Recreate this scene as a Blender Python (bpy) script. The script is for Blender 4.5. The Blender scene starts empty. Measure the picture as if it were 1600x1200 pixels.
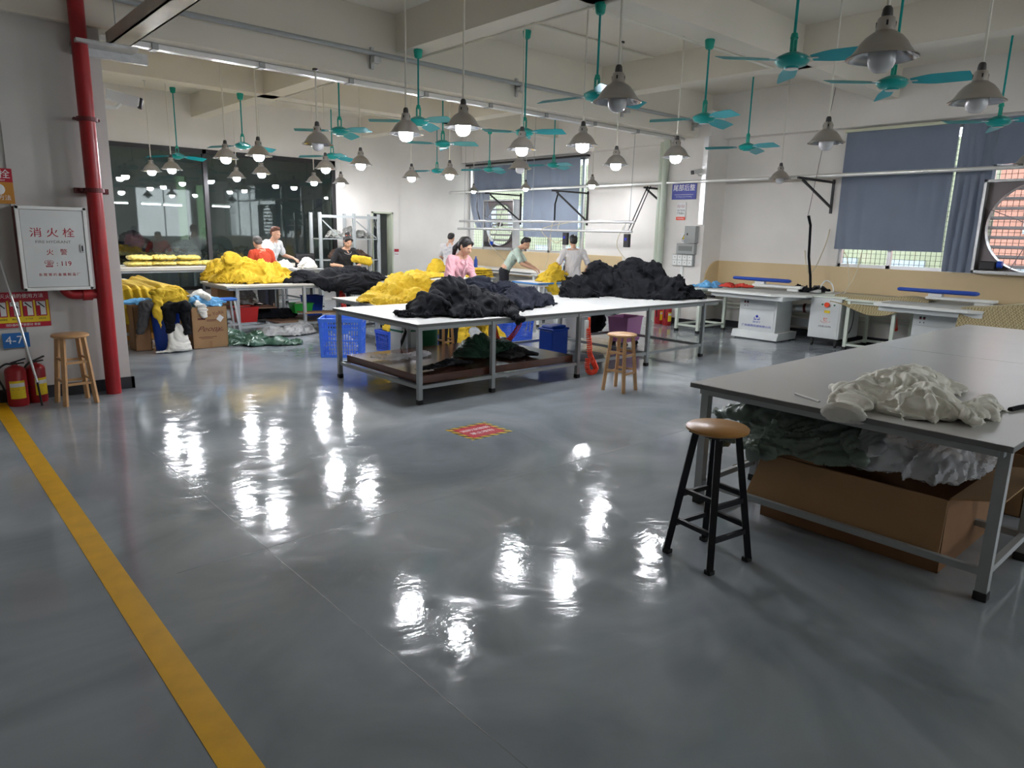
import bpy, bmesh, math, random
from mathutils import Vector, Matrix, Euler, noise
R = math.radians
S = bpy.context.scene
COL = S.collection

# ------------------------------------------------------------------ camera
PITCH, YAW, ROLL, F = R(12.2), R(41.8), R(-1.33), 1096.0
fw = Vector((math.sin(YAW)*math.cos(PITCH), math.cos(YAW)*math.cos(PITCH), -math.sin(PITCH)))
rt0 = Vector((math.cos(YAW), -math.sin(YAW), 0)); up0 = rt0.cross(fw)
rt = rt0*math.cos(ROLL) - up0*math.sin(ROLL); up = rt0*math.sin(ROLL) + up0*math.cos(ROLL)
cd = bpy.data.cameras.new('camera'); cam = bpy.data.objects.new('camera', cd); COL.objects.link(cam)
m = Matrix((rt, up, -fw)).transposed().to_4x4(); m.translation = Vector((0, 0, 1.68)); cam.matrix_world = m
cd.sensor_width = 36; cd.lens = F/1600*36; cd.clip_start = 0.05; cd.clip_end = 300
S.camera = cam
# ------------------------------------------------------------------ world and exposure
W = bpy.data.worlds.new('daylight'); S.world = W; W.use_nodes = True
nt = W.node_tree; bg = nt.nodes['Background']
sky = nt.nodes.new('ShaderNodeTexSky'); sky.sky_type = 'HOSEK_WILKIE'; sky.turbidity = 6; sky.ground_albedo = .5
sky.sun_direction = Vector((-.5, -.3, .8)).normalized()
mixw = nt.nodes.new('ShaderNodeMixRGB'); mixw.inputs[0].default_value = .75
mixw.inputs[2].default_value = (.92, .96, 1, 1)
nt.links.new(sky.outputs[0], mixw.inputs[1]); nt.links.new(mixw.outputs[0], bg.inputs[0])
bg.inputs[1].default_value = 3.2
S.view_settings.view_transform = 'Standard'; S.view_settings.look = 'None'
S.view_settings.exposure = 1.25; S.view_settings.gamma = 1
BULB = 150.0          # emission strength of a lit bulb
TUBE = 10.0
try:
    S.cycles.max_bounces = 8; S.cycles.diffuse_bounces = 5; S.cycles.glossy_bounces = 4
    S.cycles.transmission_bounces = 8; S.cycles.transparent_max_bounces = 24
    S.cycles.use_denoising = True; S.cycles.sample_clamp_indirect = 6; S.cycles.caustics_reflective = False; S.cycles.caustics_refractive = False
except Exception: pass

# ------------------------------------------------------------------ materials
MT = {}
def mat(n, c=(.8, .8, .8), r=.5, metal=0, var=0, vs=6, bump=0, bs=40, tr=0, emit=0, spec=.5, alpha=1, coat=0, sheen=0, transl=0, ior=1.45):
    if n in MT: return MT[n]
    M = bpy.data.materials.new(n); M.use_nodes = True; t = M.node_tree; p = t.nodes['Principled BSDF']; L = t.links
    I = p.inputs
    I['Base Color'].default_value = (*c, 1); I['Roughness'].default_value = r; I['Metallic'].default_value = metal
    I['Specular IOR Level'].default_value = spec; I['Coat Weight'].default_value = coat; I['IOR'].default_value = ior
    I['Transmission Weight'].default_value = tr; I['Alpha'].default_value = alpha; I['Sheen Weight'].default_value = sheen
    if emit: I['Emission Color'].default_value = (*c, 1); I['Emission Strength'].default_value = emit
    tc = t.nodes.new('ShaderNodeTexCoord')
    if var:
        nz = t.nodes.new('ShaderNodeTexNoise'); nz.inputs['Scale'].default_value = vs; nz.inputs['Detail'].default_value = 5
        L.new(tc.outputs['Object'], nz.inputs['Vector'])
        cr = t.nodes.new('ShaderNodeValToRGB'); e = cr.color_ramp.elements
        e[0].position = .3; e[1].position = .7
        e[0].color = (*[max(0, x*(1-var)) for x in c], 1); e[1].color = (*[min(1, x*(1+var*.6)) for x in c], 1)
        L.new(nz.outputs['Fac'], cr.inputs[0]); L.new(cr.outputs[0], I['Base Color'])
    if bump:
        nb = t.nodes.new('ShaderNodeTexNoise'); nb.inputs['Scale'].default_value = bs; nb.inputs['Detail'].default_value = 4
        L.new(tc.outputs['Object'], nb.inputs['Vector'])
        b = t.nodes.new('ShaderNodeBump'); b.inputs['Strength'].default_value = bump; b.inputs['Distance'].default_value = .01
        L.new(nb.outputs['Fac'], b.inputs['Height']); L.new(b.outputs[0], I['Normal'])
    if transl:
        tl = t.nodes.new('ShaderNodeBsdfTranslucent'); tl.inputs[0].default_value = (*c, 1)
        mx = t.nodes.new('ShaderNodeMixShader'); mx.inputs[0].default_value = transl
        L.new(p.outputs[0], mx.inputs[1]); L.new(tl.outputs[0], mx.inputs[2]); L.new(mx.outputs[0], t.nodes['Material Output'].inputs[0])
    MT[n] = M; return M
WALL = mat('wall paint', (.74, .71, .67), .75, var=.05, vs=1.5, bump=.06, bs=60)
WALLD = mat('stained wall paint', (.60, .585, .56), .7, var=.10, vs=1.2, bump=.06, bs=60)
CEIL = mat('ceiling paint', (.76, .72, .63), .8, var=.04, vs=1)
BLACKB = mat('black skirting', (.02, .02, .025), .4)
BEIGE = mat('beige wall panel', (.62, .47, .27), .45, var=.06, vs=2)
STEEL = mat('brushed steel', (.42, .43, .43), .32, .9)
GALV = mat('galvanised steel', (.55, .56, .56), .4, .7, var=.1, vs=20)
GREYP = mat('grey painted metal', (.36, .38, .38), .42, .1)
ALU = mat('aluminium', (.75, .76, .76), .3, .8)
WHITEM = mat('white metal', (.78, .79, .76), .35, var=.03)
CREAMM = mat('pale green metal', (.62, .67, .58), .4)
DARKM = mat('dark metal', (.03, .028, .03), .45, .3)
RUB = mat('black rubber', (.015, .015, .015), .6)
TOP = mat('white laminate', (.72, .72, .71), .28, var=.02, vs=2)
TOPG = mat('grey laminate', (.56, .55, .53), .25, var=.02, vs=2)
TOPC = mat('cream laminate', (.74, .70, .62), .3)
EDGE = mat('grey table edge', (.16, .165, .16), .5)
RED = mat('red paint', (.35, .015, .02), .35, var=.12, vs=8)
REDB = mat('bright red paint', (.55, .02, .02), .35)
MAROON = mat('dark red paint', (.13, .012, .015), .45)
TEAL = mat('teal enamel', (.0, .30, .28), .28)
TEALD = mat('teal cap', (.01, .34, .25), .45)
TEALB = mat('teal blade', (.0, .36, .42), .35)
SHADE = mat('aluminium shade', (.50, .475, .455), .30, .85)
SHADEI = mat('polished shade inside', (.42, .42, .42), .22, 1)
SOCK = mat('dark socket', (.05, .05, .05), .5)
CORD = mat('cream conduit', (.72, .70, .62), .5)
BULBON = mat('lit bulb', (.93, .95, 1), .4, emit=BULB)
BULBOFF = mat('frosted bulb', (.78, .80, .82), .2, tr=.25)
TUBEON = mat('lit tube', (.95, .98, 1), .4, emit=TUBE)
WOOD = mat('stool wood', (.46, .24, .095), .35, var=.22, vs=9)
WOOD2 = mat('pale stool wood', (.52, .30, .14), .35, var=.18, vs=9)
CARD = mat('cardboard', (.38, .225, .11), .8, var=.07, vs=5)
CARDD = mat('dark cardboard', (.27, .14, .065), .8, var=.1, vs=5)
BLK = mat('black cotton', (.006, .0065, .009), .85, var=.2, vs=8, bump=.12, bs=150, spec=.22)
NAVY = mat('navy cotton', (.008, .010, .019), .8, bump=.12, bs=150, spec=.25)
YEL = mat('yellow cotton', (.60, .40, .02), .8, var=.06, vs=8, bump=.1, bs=150)
YELP = mat('yellow bagged garments', (.80, .66, .18), .2, var=.35, vs=28, bump=.6, bs=45, coat=.6)
WHT = mat('white cloth', (.78, .76, .70), .8, var=.03, bump=.1, bs=150)
CREAM = mat('cream fabric', (.80, .78, .70), .85, bump=.15, bs=120)
GRNT = mat('green tarpaulin', (.04, .10, .065), .3, var=.25, vs=7, bump=.25, bs=25)
GREYT = mat('grey green tarpaulin', (.17, .215, .18), .35, var=.2, vs=7, bump=.25, bs=25)
PLA = mat('clear plastic film', (.85, .86, .88), .18, alpha=.4, bump=.6, bs=30)
PLAG = mat('grey plastic bag', (.36, .36, .36), .25, var=.25, vs=14, bump=.5, bs=30)
BLUP = mat('light blue plastic', (.15, .42, .72), .25, bump=.4, bs=30)
BLUC = mat('blue crate plastic', (.04, .12, .62), .35)
BLUL = mat('bright blue crate plastic', (.07, .20, .80), .35)
BLUD = mat('blue bin plastic', (.01, .06, .42), .3)
PINKP = mat('pink plastic', (.62, .24, .52), .35)
GRNP = mat('green plastic', (.03, .40, .06), .35)
MGRN = mat('machine green', (.01, .14, .06), .35)
ORG = mat('orange coiled hose', (.85, .06, .02), .35)
BROWNT = mat('brown lacquered board', (.11, .045, .03), .18, var=.1, vs=5)
SKIN = mat('skin', (.56, .32, .21), .55)
HAIR = mat('black hair', (.012, .010, .010), .45)
HAIRB = mat('brown hair', (.09, .035, .02), .5)
HAIRG = mat('grey hair', (.10, .09, .085), .6)
SHW = mat('white shirt', (.75, .76, .76), .8)
SHG = mat('sage shirt', (.42, .50, .43), .8)
SHR = mat('red shirt', (.50, .055, .02), .8)
SHB = mat('black shirt', (.012, .012, .014), .85)
SHP = mat('pink shirt', (.68, .36, .40), .8)
SHT = mat('grey white shirt', (.60, .57, .56), .8)
PANT = mat('dark trousers', (.012, .012, .016), .85)
JEAN = mat('navy trousers', (.02, .025, .05), .85)
SHOE = mat('dark shoe', (.02, .02, .02), .6)
BLUEF = mat('blue ironing cover', (.015, .07, .42), .6, bump=.1, bs=120)
CURT = mat('blue grey curtain', (.27, .31, .39), .8, var=.05, vs=3, bump=.1, bs=80, transl=.3)
CURTL = mat('light blue curtain', (.36, .41, .50), .8, var=.05, vs=3, bump=.1, bs=80, transl=.35)
MESHC = mat('beige mesh cloth', (.42, .34, .18), .8)
_t = MESHC.node_tree; _c = _t.nodes.new('ShaderNodeTexChecker'); _c.inputs['Scale'].default_value = 55; _c.inputs[1].default_value = (.50, .42, .24, 1); _c.inputs[2].default_value = (.26, .20, .10, 1)
_o = _t.nodes.new('ShaderNodeTexCoord'); _t.links.new(_o.outputs['Object'], _c.inputs['Vector']); _t.links.new(_c.outputs[0], _t.nodes['Principled BSDF'].inputs['Base Color'])
SIGNB = mat('sign blue', (.02, .03, .30), .4)
SIGNL = mat('light sign blue', (.02, .14, .42), .4)
SIGNR = mat('sign red', (.45, .01, .03), .4)
SIGNY = mat('sign yellow', (.80, .58, .02), .4)
SIGNO = mat('sign orange', (.55, .24, .03), .4)
PAPER = mat('white paper', (.75, .75, .74), .6)
INKR = mat('red ink', (.42, .02, .04), .5)
INKK = mat('black ink', (.03, .03, .035), .5)
INKB = mat('blue ink', (.01, .02, .40), .5)
INKBR = mat('brown ink', (.14, .04, .03), .6)
LET = mat('white lettering', (.85, .85, .85), .5)
CABW = mat('cabinet white enamel', (.64, .66, .65), .3, var=.05, vs=4)
TAPE = mat('yellow floor tape', (.78, .42, .01), .3, var=.1, vs=9)
LOGOR = mat('orange red', (.8, .07, .02), .4)

def floor_mat():
    M = bpy.data.materials.new('grey epoxy floor'); M.use_nodes = True; t = M.node_tree; p = t.nodes['Principled BSDF']; L = t.links
    tc = t.nodes.new('ShaderNodeTexCoord')
    def nz(sc, d, det=5, w=0):
        n = t.nodes.new('ShaderNodeTexNoise'); n.inputs['Scale'].default_value = sc; n.inputs['Detail'].default_value = det
        n.inputs['Distortion'].default_value = w; L.new(tc.outputs['Object'], n.inputs['Vector']); return n
    a = nz(.9, 0, 6, 1.2); cr = t.nodes.new('ShaderNodeValToRGB'); e = cr.color_ramp.elements
    e[0].position = .32; e[1].position = .72; e[0].color = (.20, .225, .25, 1); e[1].color = (.37, .40, .43, 1)
    L.new(a.outputs['Fac'], cr.inputs[0]); L.new(cr.outputs[0], p.inputs['Base Color'])
    b = nz(3.0, 0, 6, 2.0); mr = t.nodes.new('ShaderNodeMapRange'); mr.inputs[1].default_value = .3; mr.inputs[2].default_value = .7; mr.inputs[3].default_value = .035; mr.inputs[4].default_value = .14
    L.new(b.outputs['Fac'], mr.inputs[0]); L.new(mr.outputs[0], p.inputs['Roughness'])
    c = nz(2.6, 0, 4, 1.8); d = nz(34, 0, 6, 2.5)
    ad = t.nodes.new('ShaderNodeMath'); ad.operation = 'MULTIPLY_ADD'; ad.inputs[1].default_value = .042
    L.new(d.outputs['Fac'], ad.inputs[0]); L.new(c.outputs['Fac'], ad.inputs[2])
    bp = t.nodes.new('ShaderNodeBump'); bp.inputs['Strength'].default_value = .22; bp.inputs['Distance'].default_value = .012
    L.new(ad.outputs[0], bp.inputs['Height']); L.new(bp.outputs[0], p.inputs['Normal'])
    p.inputs['Specular IOR Level'].default_value = .6; p.inputs['IOR'].default_value = 1.5
    return M
FLOOR = floor_mat()
def glass_mat(nm='tinted partition glass', tint=(.66, .70, .69, 1)):
    M = bpy.data.materials.new(nm); M.use_nodes = True; t = M.node_tree; L = t.links
    g = t.nodes.new('ShaderNodeBsdfGlossy'); g.inputs['Roughness'].default_value = .02; g.inputs[0].default_value = (.92, .95, .94, 1)
    tr = t.nodes.new('ShaderNodeBsdfTransparent'); tr.inputs[0].default_value = tint
    gm = t.nodes.new('ShaderNodeNewGeometry'); dt = t.nodes.new('ShaderNodeVectorMath'); dt.operation = 'DOT_PRODUCT'
    L.new(gm.outputs['Incoming'], dt.inputs[0]); L.new(gm.outputs['Normal'], dt.inputs[1])
    def mth(op, a, b=None):
        n = t.nodes.new('ShaderNodeMath'); n.operation = op; n.use_clamp = True; L.new(a, n.inputs[0])
        if b is not None: n.inputs[1].default_value = b
        return n.outputs[0]
    ab = t.nodes.new('ShaderNodeMath'); ab.operation = 'ABSOLUTE'; L.new(dt.outputs['Value'], ab.inputs[0])
    iv = t.nodes.new('ShaderNodeMath'); iv.operation = 'SUBTRACT'; iv.inputs[0].default_value = 1; L.new(ab.outputs[0], iv.inputs[1])
    pw = mth('POWER', iv.outputs[0], 4.0); m1 = mth('MULTIPLY', pw, .85); m2 = mth('ADD', m1, .06)
    mx = t.nodes.new('ShaderNodeMixShader'); L.new(m2, mx.inputs[0])
    L.new(tr.outputs[0], mx.inputs[1]); L.new(g.outputs[0], mx.inputs[2]); L.new(mx.outputs[0], t.nodes['Material Output'].inputs[0])
    return M
GLASS = glass_mat(); GLASSW = glass_mat('window glass', (.94, .95, .95, 1))

# ------------------------------------------------------------------ builders
def tag(o, label=None, cat=None, group=None, kind=None):
    if label: o['label'] = label
    if cat: o['category'] = cat
    if group: o['group'] = group
    if kind: o['kind'] = kind
    return o
def thing(name, label, cat, loc=(0, 0, 0), rz=0, group=None):
    o = bpy.data.objects.new(name, None); COL.objects.link(o); o.empty_display_size = .05
    o.location = loc; o.rotation_euler = (0, 0, rz); return tag(o, label, cat, group)
def wmat(o):
    M = Matrix.LocRotScale(o.location, o.rotation_euler, o.scale)
    return (wmat(o.parent) @ M) if o.parent else M
class B:
    def __init__(s): s.bm = bmesh.new()
    def box(s, a, b, bev=0, rot=None, piv=None):
        r = bmesh.ops.create_cube(s.bm, size=1); vs = r['verts']
        c = [(a[i]+b[i])/2 for i in range(3)]; d = [abs(b[i]-a[i]) for i in range(3)]
        bmesh.ops.scale(s.bm, vec=d, verts=vs); bmesh.ops.translate(s.bm, vec=c, verts=vs)
        if rot: bmesh.ops.rotate(s.bm, cent=piv or c, matrix=Euler(rot).to_matrix(), verts=vs)
        if bev:
            es = list({e for v in vs for e in v.link_edges})
            bmesh.ops.bevel(s.bm, geom=es, offset=bev, segments=2, affect='EDGES', profile=.5)
        return s
    def cyl(s, p, q, r, r2=None, n=16, cap=True):
        p, q = Vector(p), Vector(q); d = q-p; r2 = r if r2 is None else r2
        M = Matrix.Translation((p+q)/2) @ d.to_track_quat('Z', 'Y').to_matrix().to_4x4()
        bmesh.ops.create_cone(s.bm, cap_ends=cap, segments=n, radius1=r, radius2=r2, depth=d.length, matrix=M); return s
    def bar(s, p, q, w, h=None, upv=(0, 0, 1)):
        """square tube between two points"""
        p, q = Vector(p), Vector(q); d = (q-p).normalized(); h = h or w; u = Vector(upv)
        if abs(d.dot(u)) > .95: u = Vector((1, 0, 0))
        a = d.cross(u).normalized()*w/2; b = a.cross(d).normalized()*h/2
        vs = [s.bm.verts.new(x+sa*a+sb*b) for x in (p, q) for sa, sb in ((-1, -1), (1, -1), (1, 1), (-1, 1))]
        for f in ((3, 2, 1, 0), (4, 5, 6, 7), (0, 1, 5, 4), (1, 2, 6, 5), (2, 3, 7, 6), (3, 0, 4, 7)): s.bm.faces.new([vs[i] for i in f])
        return s
    def lathe(s, prof, c=(0, 0, 0), n=24, close=False):
        rings = []
        for r, z in prof:
            rings.append([s.bm.verts.new((c[0]+r*math.cos(2*math.pi*k/n), c[1]+r*math.sin(2*math.pi*k/n), c[2]+z)) for k in range(n)] if r > 1e-5 else [s.bm.verts.new((c[0], c[1], c[2]+z))])
        for a, b in zip(rings, rings[1:]):
            for k in range(n):
                k2 = (k+1) % n
                if len(a) == 1 and len(b) == 1: continue
                if len(a) == 1: s.bm.faces.new((a[0], b[k2], b[k]))
                elif len(b) == 1: s.bm.faces.new((a[k], a[k2], b[0]))
                else: s.bm.faces.new((a[k], a[k2], b[k2], b[k]))
        return s
    def tube(s, pts, r, n=8):
        pts = [Vector(p) for p in pts]; rings = []; pu = Vector((0, 0, 1))
        for i, p in enumerate(pts):
            d = (pts[min(i+1, len(pts)-1)]-pts[max(i-1, 0)]).normalized()
            if abs(d.dot(pu)) > .98: pu = Vector((1, 0, 0)) if abs(d.x) < .9 else Vector((0, 1, 0))
            a = d.cross(pu).normalized(); b = d.cross(a); pu = -b if False else pu
            rr = r[i] if isinstance(r, (list, tuple)) else r
            rings.append([s.bm.verts.new(p+a*rr*math.cos(2*math.pi*k/n)+b*rr*math.sin(2*math.pi*k/n)) for k in range(n)])
        for x, y in zip(rings, rings[1:]):
            for k in range(n): s.bm.faces.new((x[k], x[(k+1) % n], y[(k+1) % n], y[k]))
        s.bm.faces.new(rings[0][::-1]); s.bm.faces.new(rings[-1]); return s
    def prism(s, pts, d):
        """pts: 3D polygon, extruded by vector d"""
        a = [s.bm.verts.new(p) for p in pts]; b = [s.bm.verts.new(Vector(p)+Vector(d)) for p in pts]
        s.bm.faces.new(a[::-1]); s.bm.faces.new(b); n = len(a)
        for i in range(n): s.bm.faces.new((a[i], a[(i+1) % n], b[(i+1) % n], b[i]))
        return s
    def grid(s, fn, nu, nv, th=0):
        vs = [[s.bm.verts.new(fn(i/nu, j/nv)) for j in range(nv+1)] for i in range(nu+1)]
        fs = [s.bm.faces.new((vs[i][j], vs[i+1][j], vs[i+1][j+1], vs[i][j+1])) for i in range(nu) for j in range(nv)]
        if th:
            bmesh.ops.recalc_face_normals(s.bm, faces=s.bm.faces); bmesh.ops.solidify(s.bm, geom=fs, thickness=th)
        return s
    def hull(s, es, seg=2):
        """convex hull of ellipsoids (centre, radii)"""
        t = bmesh.new()
        for c, r in es:
            if not isinstance(r, (tuple, list)): r = (r, r, r)
            bmesh.ops.create_icosphere(t, subdivisions=seg, radius=1, matrix=Matrix.Translation(c) @ Matrix.Diagonal((*r, 1)))
        if len(es) > 1:
            co = [v.co.copy() for v in t.verts]; t.free(); t = bmesh.new(); vs = [t.verts.new(c) for c in co]
            o = bmesh.ops.convex_hull(t, input=vs, use_existing_faces=False)
            t.verts.ensure_lookup_table(); keep = {v for f in t.faces for v in f.verts}
            for v in [v for v in t.verts if v not in keep]: t.verts.remove(v)
        mp = {v: s.bm.verts.new(v.co) for v in t.verts}
        for f in t.faces: s.bm.faces.new([mp[v] for v in f.verts])
        t.free(); return s
    def build(s, name, m, parent=None, world=False, smooth=False, label=None):
        bmesh.ops.recalc_face_normals(s.bm, faces=s.bm.faces)
        if world and parent: s.bm.transform(wmat(parent).inverted())
        me = bpy.data.meshes.new(name); s.bm.to_mesh(me); s.bm.free()
        me.materials.append(m)
        if smooth:
            me.polygons.foreach_set('use_smooth', [True]*len(me.polygons))
            try: me.set_sharp_from_angle(angle=R(40))
            except Exception: pass
        o = bpy.data.objects.new(name, me); COL.objects.link(o)
        if parent: o.parent = parent
        if label: o['label'] = label
        return o
def dup(root, loc, rz=0, label=None, group=None, scale=None):
    def cp(o, par):
        c = o.copy(); COL.objects.link(c); c.parent = par
        for ch in o.children: cp(ch, c)
        return c
    r = cp(root, None); r.location = loc; r.rotation_euler = (0, 0, rz)
    if scale: r.scale = (scale,)*3
    if label: r['label'] = label
    if group: r['group'] = group
    return r
def remeshed(b, voxel, fn=None, iters=2):
    """union the overlapping volumes of builder b into one skin; fn moves each vertex"""
    bmesh.ops.triangulate(b.bm, faces=b.bm.faces)
    me = bpy.data.meshes.new('tmp'); b.bm.to_mesh(me); b.bm.free()
    o = bpy.data.objects.new('tmp', me); COL.objects.link(o)
    md = o.modifiers.new('r', 'REMESH'); md.mode = 'VOXEL'; md.voxel_size = voxel
    if iters: sm = o.modifiers.new('s', 'SMOOTH'); sm.factor = .5; sm.iterations = iters
    dg = bpy.context.evaluated_depsgraph_get(); dg.update()
    m2 = bpy.data.meshes.new_from_object(o.evaluated_get(dg))
    bpy.data.objects.remove(o); bpy.data.meshes.remove(me)
    if fn:
        cc = Vector()
        for v in m2.vertices: cc += v.co
        fn.c = cc/max(1, len(m2.vertices))
        bm = bmesh.new(); bm.from_mesh(m2); bm.normal_update()
        mv = [fn(v.co.copy(), v.normal.copy()) for v in bm.verts]
        for v, q in zip(bm.verts, mv): v.co = q
        bm.to_mesh(m2); bm.free()
    n = B(); n.bm.from_mesh(m2); bpy.data.meshes.remove(m2); return n
def folds(amp, fr=5, seed=0, base=None, st=(1, 1, 1), lim=None):
    so = Vector((seed*13.7, seed*7.1, seed*3.3))
    def f(p, n):
        l = p-getattr(f, 'c', Vector()); an = noise.noise(l*1.6+so)*2.6+seed; c, s = math.cos(an), math.sin(an)
        u, v = (c*l.x+s*l.y)*st[0], (-s*l.x+c*l.y)*st[1]
        q = Vector((u*fr*1.25, v*fr*.45, l.z*fr*.7*st[2]))+so
        w = noise.noise_vector(q*.5)*.9
        a = abs(noise.noise(q+w)); a2 = abs(noise.noise(Vector((q.x*2.3, q.y*2.6, q.z*1.9))+w*2.2+Vector((5, 5, 5)))); a3 = abs(noise.noise(Vector((q.x*4.6, q.y*6, q.z*4))+w*3))
        d = amp*(a*1.45+a2*1.15+a3*.42-.82)
        r = p+n*d
        if base is not None and r.z < base+.003: r.z = base+.003
        if lim: r = lim(r)
        return r
    return f
def text(body, size, loc, rot, m, parent, name='lettering', world=True, align='CENTER', sx=1, depth=.0006, shear=0):
    c = bpy.data.curves.new('t', 'FONT'); c.body = body; c.size = size; c.align_x = align; c.align_y = 'CENTER'; c.extrude = depth; c.resolution_u = 3; c.shear = shear
    o = bpy.data.objects.new('t', c); COL.objects.link(o)
    dg = bpy.context.evaluated_depsgraph_get(); dg.update()
    me = bpy.data.meshes.new_from_object(o.evaluated_get(dg)); bpy.data.objects.remove(o)
    me.transform(Matrix.Diagonal((sx, 1, 1, 1))); me.transform(Euler([R(a) for a in rot]).to_matrix().to_4x4()); me.transform(Matrix.Translation(loc))
    if world and parent: me.transform(wmat(parent).inverted())
    me.materials.clear(); me.materials.append(m)
    o = bpy.data.objects.new(name, me); COL.objects.link(o)
    if parent: o.parent = parent
    return o
FY = (90, 0, 0)       # lettering on a face that looks towards -Y
FX = (90, 0, -90)     # lettering on a face that looks towards -X
def struct(o): o['kind'] = 'structure'; return o

# ------------------------------------------------------------------ the hall
GY = 15.5            # plane of the glazed back wall
struct(B().box((-3.2, -4.2, -.1), (12.3, 20, 0)).build('floor', FLOOR))
struct(B().box((-3.2, -4.2, 4.23), (12.4, 20, 4.4)).build('ceiling', CEIL))
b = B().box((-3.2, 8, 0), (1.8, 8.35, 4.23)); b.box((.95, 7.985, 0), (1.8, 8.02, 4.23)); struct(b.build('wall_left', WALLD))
struct(B().box((-3.4, -4.2, 0), (-3.2, 20, 4.23)).build('wall_west', WALL))
b = B().box((-3.2, -4.4, 0), (12.3, -4.2, 1.1)).box((-3.2, -4.4, 3.3), (12.3, -4.2, 4.23))
for x0, x1 in ((-3.2, 4.4), (7.0, 8.8), (11.2, 12.3)): b.box((x0, -4.4, 1.1), (x1, -4.2, 3.3))  # gaps left for the two added, unseen windows
struct(b.build('wall_near', WALL))
b = B()
b.box((9.72, GY, 0), (9.9, GY+.2, 4.23)).box((9.9, GY+.03, 0), (12.35, GY+.23, 4.23))
b.box((8.17, GY, 0), (9.12, GY+.2, 4.23)).box((9.12, GY, 2.1), (9.72, GY+.2, 4.23))
b.box((-3.2, GY, 3.2), (8.17, GY+.2, 4.23)).box((-3.2, GY, 0), (3.2, GY+.2, 3.2)).box((3.2, GY, 0), (8.17, GY+.2, .35))
struct(b.build('wall_back', WALL))
def wall_with_holes(x0, x1, ys, ye, zt, holes, name, m):
    b = B(); y = ys
    for a, c, z0, z1 in sorted(holes):
        b.box((x0, y, 0), (x1, a, zt)); b.box((x0, a, 0), (x1, c, z0)); b.box((x0, a, z1), (x1, c, zt)); y = c
    b.box((x0, y, 0), (x1, ye, zt)); return struct(b.build(name, m))
wall_with_holes(12.1, 12.35, -4.2, 15.6, 4.23, [(-2.6, 5.38, 1.24, 3.40), (11.15, 15.52, 1.22, 3.38)], 'wall_right', WALL)
struct(B().box((11.88, -4.2, 3.45), (12.1, 15.5, 4.23)).build('wall_beam', WALL))
# column with sign
struct(B().box((11.5, 7.62, 0), (12.1, 8.62, 3.9)).build('column', WALL))
struct(B().box((11.95, 8.62, 0), (12.1, 9.9, 3.45)).build('pilaster', WALL))
# beams
for i, (a, c) in enumerate([((-3.2, 7.9, 3.46), (12.1, 8.45, 4.23)), ((5.03, -4.2, 3.80), (5.33, GY, 4.23)), ((8.80, -4.2, 3.80), (9.10, GY, 4.23)),
                            ((-3.2, 4.62, 3.80), (11.9, 4.95, 4.23)), ((-3.2, 11.9, 3.80), (11.9, 12.22, 4.23)), ((-3.2, .3, 3.46), (12.1, .8, 4.23)), ((1.5, 8.4, 3.80), (1.8, GY, 4.23))]):
    struct(B().box(a, c).build('ceiling_beam', CEIL))
def ceil_z(x, y):
    if 7.9 < y < 8.45 or .3 < y < .8: return 3.46
    if 5.03 < x < 5.33 or 8.8 < x < 9.1 or 4.62 < y < 4.95 or 11.9 < y < 12.22: return 3.80
    if x > 11.88: return 3.45
    return 4.23
struct(B().box((-3.2, 7.965, 0), (1.83, 8.0, .12)).box((1.8, 7.965, 0), (1.83, 8.35, .12)).build('baseboard_left', BLACKB))
struct(B().box((12.07, -4.2, 0), (12.1, 15.5, .12)).box((11.47, 7.6, 0), (11.5, 8.62, .12)).box((11.5, 7.59, 0), (12.1, 7.62, .12)).build('baseboard_right', BLACKB))
# beige dado panels
b = B().box((12.06, -4.2, .82), (12.1, 7.62, 1.24))
n = 10; pts = [(11.72+.34, 7.60, .82), (11.62, 7.60, .82)]
pts += [(12.06-.44*math.cos(a*math.pi/2/n), 7.60, .86+.38*math.sin(a*math.pi/2/n)) for a in range(0, n+1)]
b.prism(pts, (0, .02, 0)); struct(b.build('trim_1', BEIGE))
struct(B().box((12.06, 9.9, .6), (12.1, 15.6, 1.22)).build('trim_2', BEIGE))
# floor joints: thin sealed seams
b = B()
for y in (3.45, 9.25, 12.6): b.box((.9, y, 0), (12.1, y+.004, .0005))
for x in (1.35, 7.2): b.box((x, -4, 0), (x+.004, 8, .0005))
struct(b.build('floor_joint', mat('joint filler', (.07, .08, .09), .4)))
o = B().box((.60, -4.1, 0), (.715, 7.96, .0015)).build('floor_line', TAPE); tag(o, 'yellow marking tape line running along the floor', 'floor marking')

# windows
def window(name, y0, y1, z0, z1, mulls):
    w = bpy.data.objects.new(name, None); COL.objects.link(w); w.location = (12.2, (y0+y1)/2, z0); struct(w)
    b = B(); x = 12.17
    for a, c in (((x, y0, z0), (x+.06, y1, z0+.05)), ((x, y0, z1-.05), (x+.06, y1, z1)), ((x, y0, z0), (x+.06, y0+.05, z1)), ((x, y1-.05, z0), (x+.06, y1, z1))): b.box(a, c)
    for yy in mulls: b.box((x, yy-.03, z0), (x+.06, yy+.03, z1))
    b.box((x, y0, z0+1.5), (x+.06, y1, z0+1.55)); b.build('window_frame', ALU, w, True)
    b = B(); b.box((x+.02, y0, z0), (x+.026, y1, z1)); b.build('pane', GLASSW, w, True)
    b = B(); yy = y0
    while yy < y1: b.bar((12.30, yy, z0), (12.30, yy, z1), .006); yy += .075
    zz = z0
    while zz < z1: b.bar((12.30, y0, zz), (12.30, y1, zz), .006); zz += .075
    b.build('security_mesh', DARKM, w, True)
window('window_1', -2.6, 5.38, 1.24, 3.40, (4.57, 3.74, 3.30, 1.2, .2, -1.1))
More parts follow.
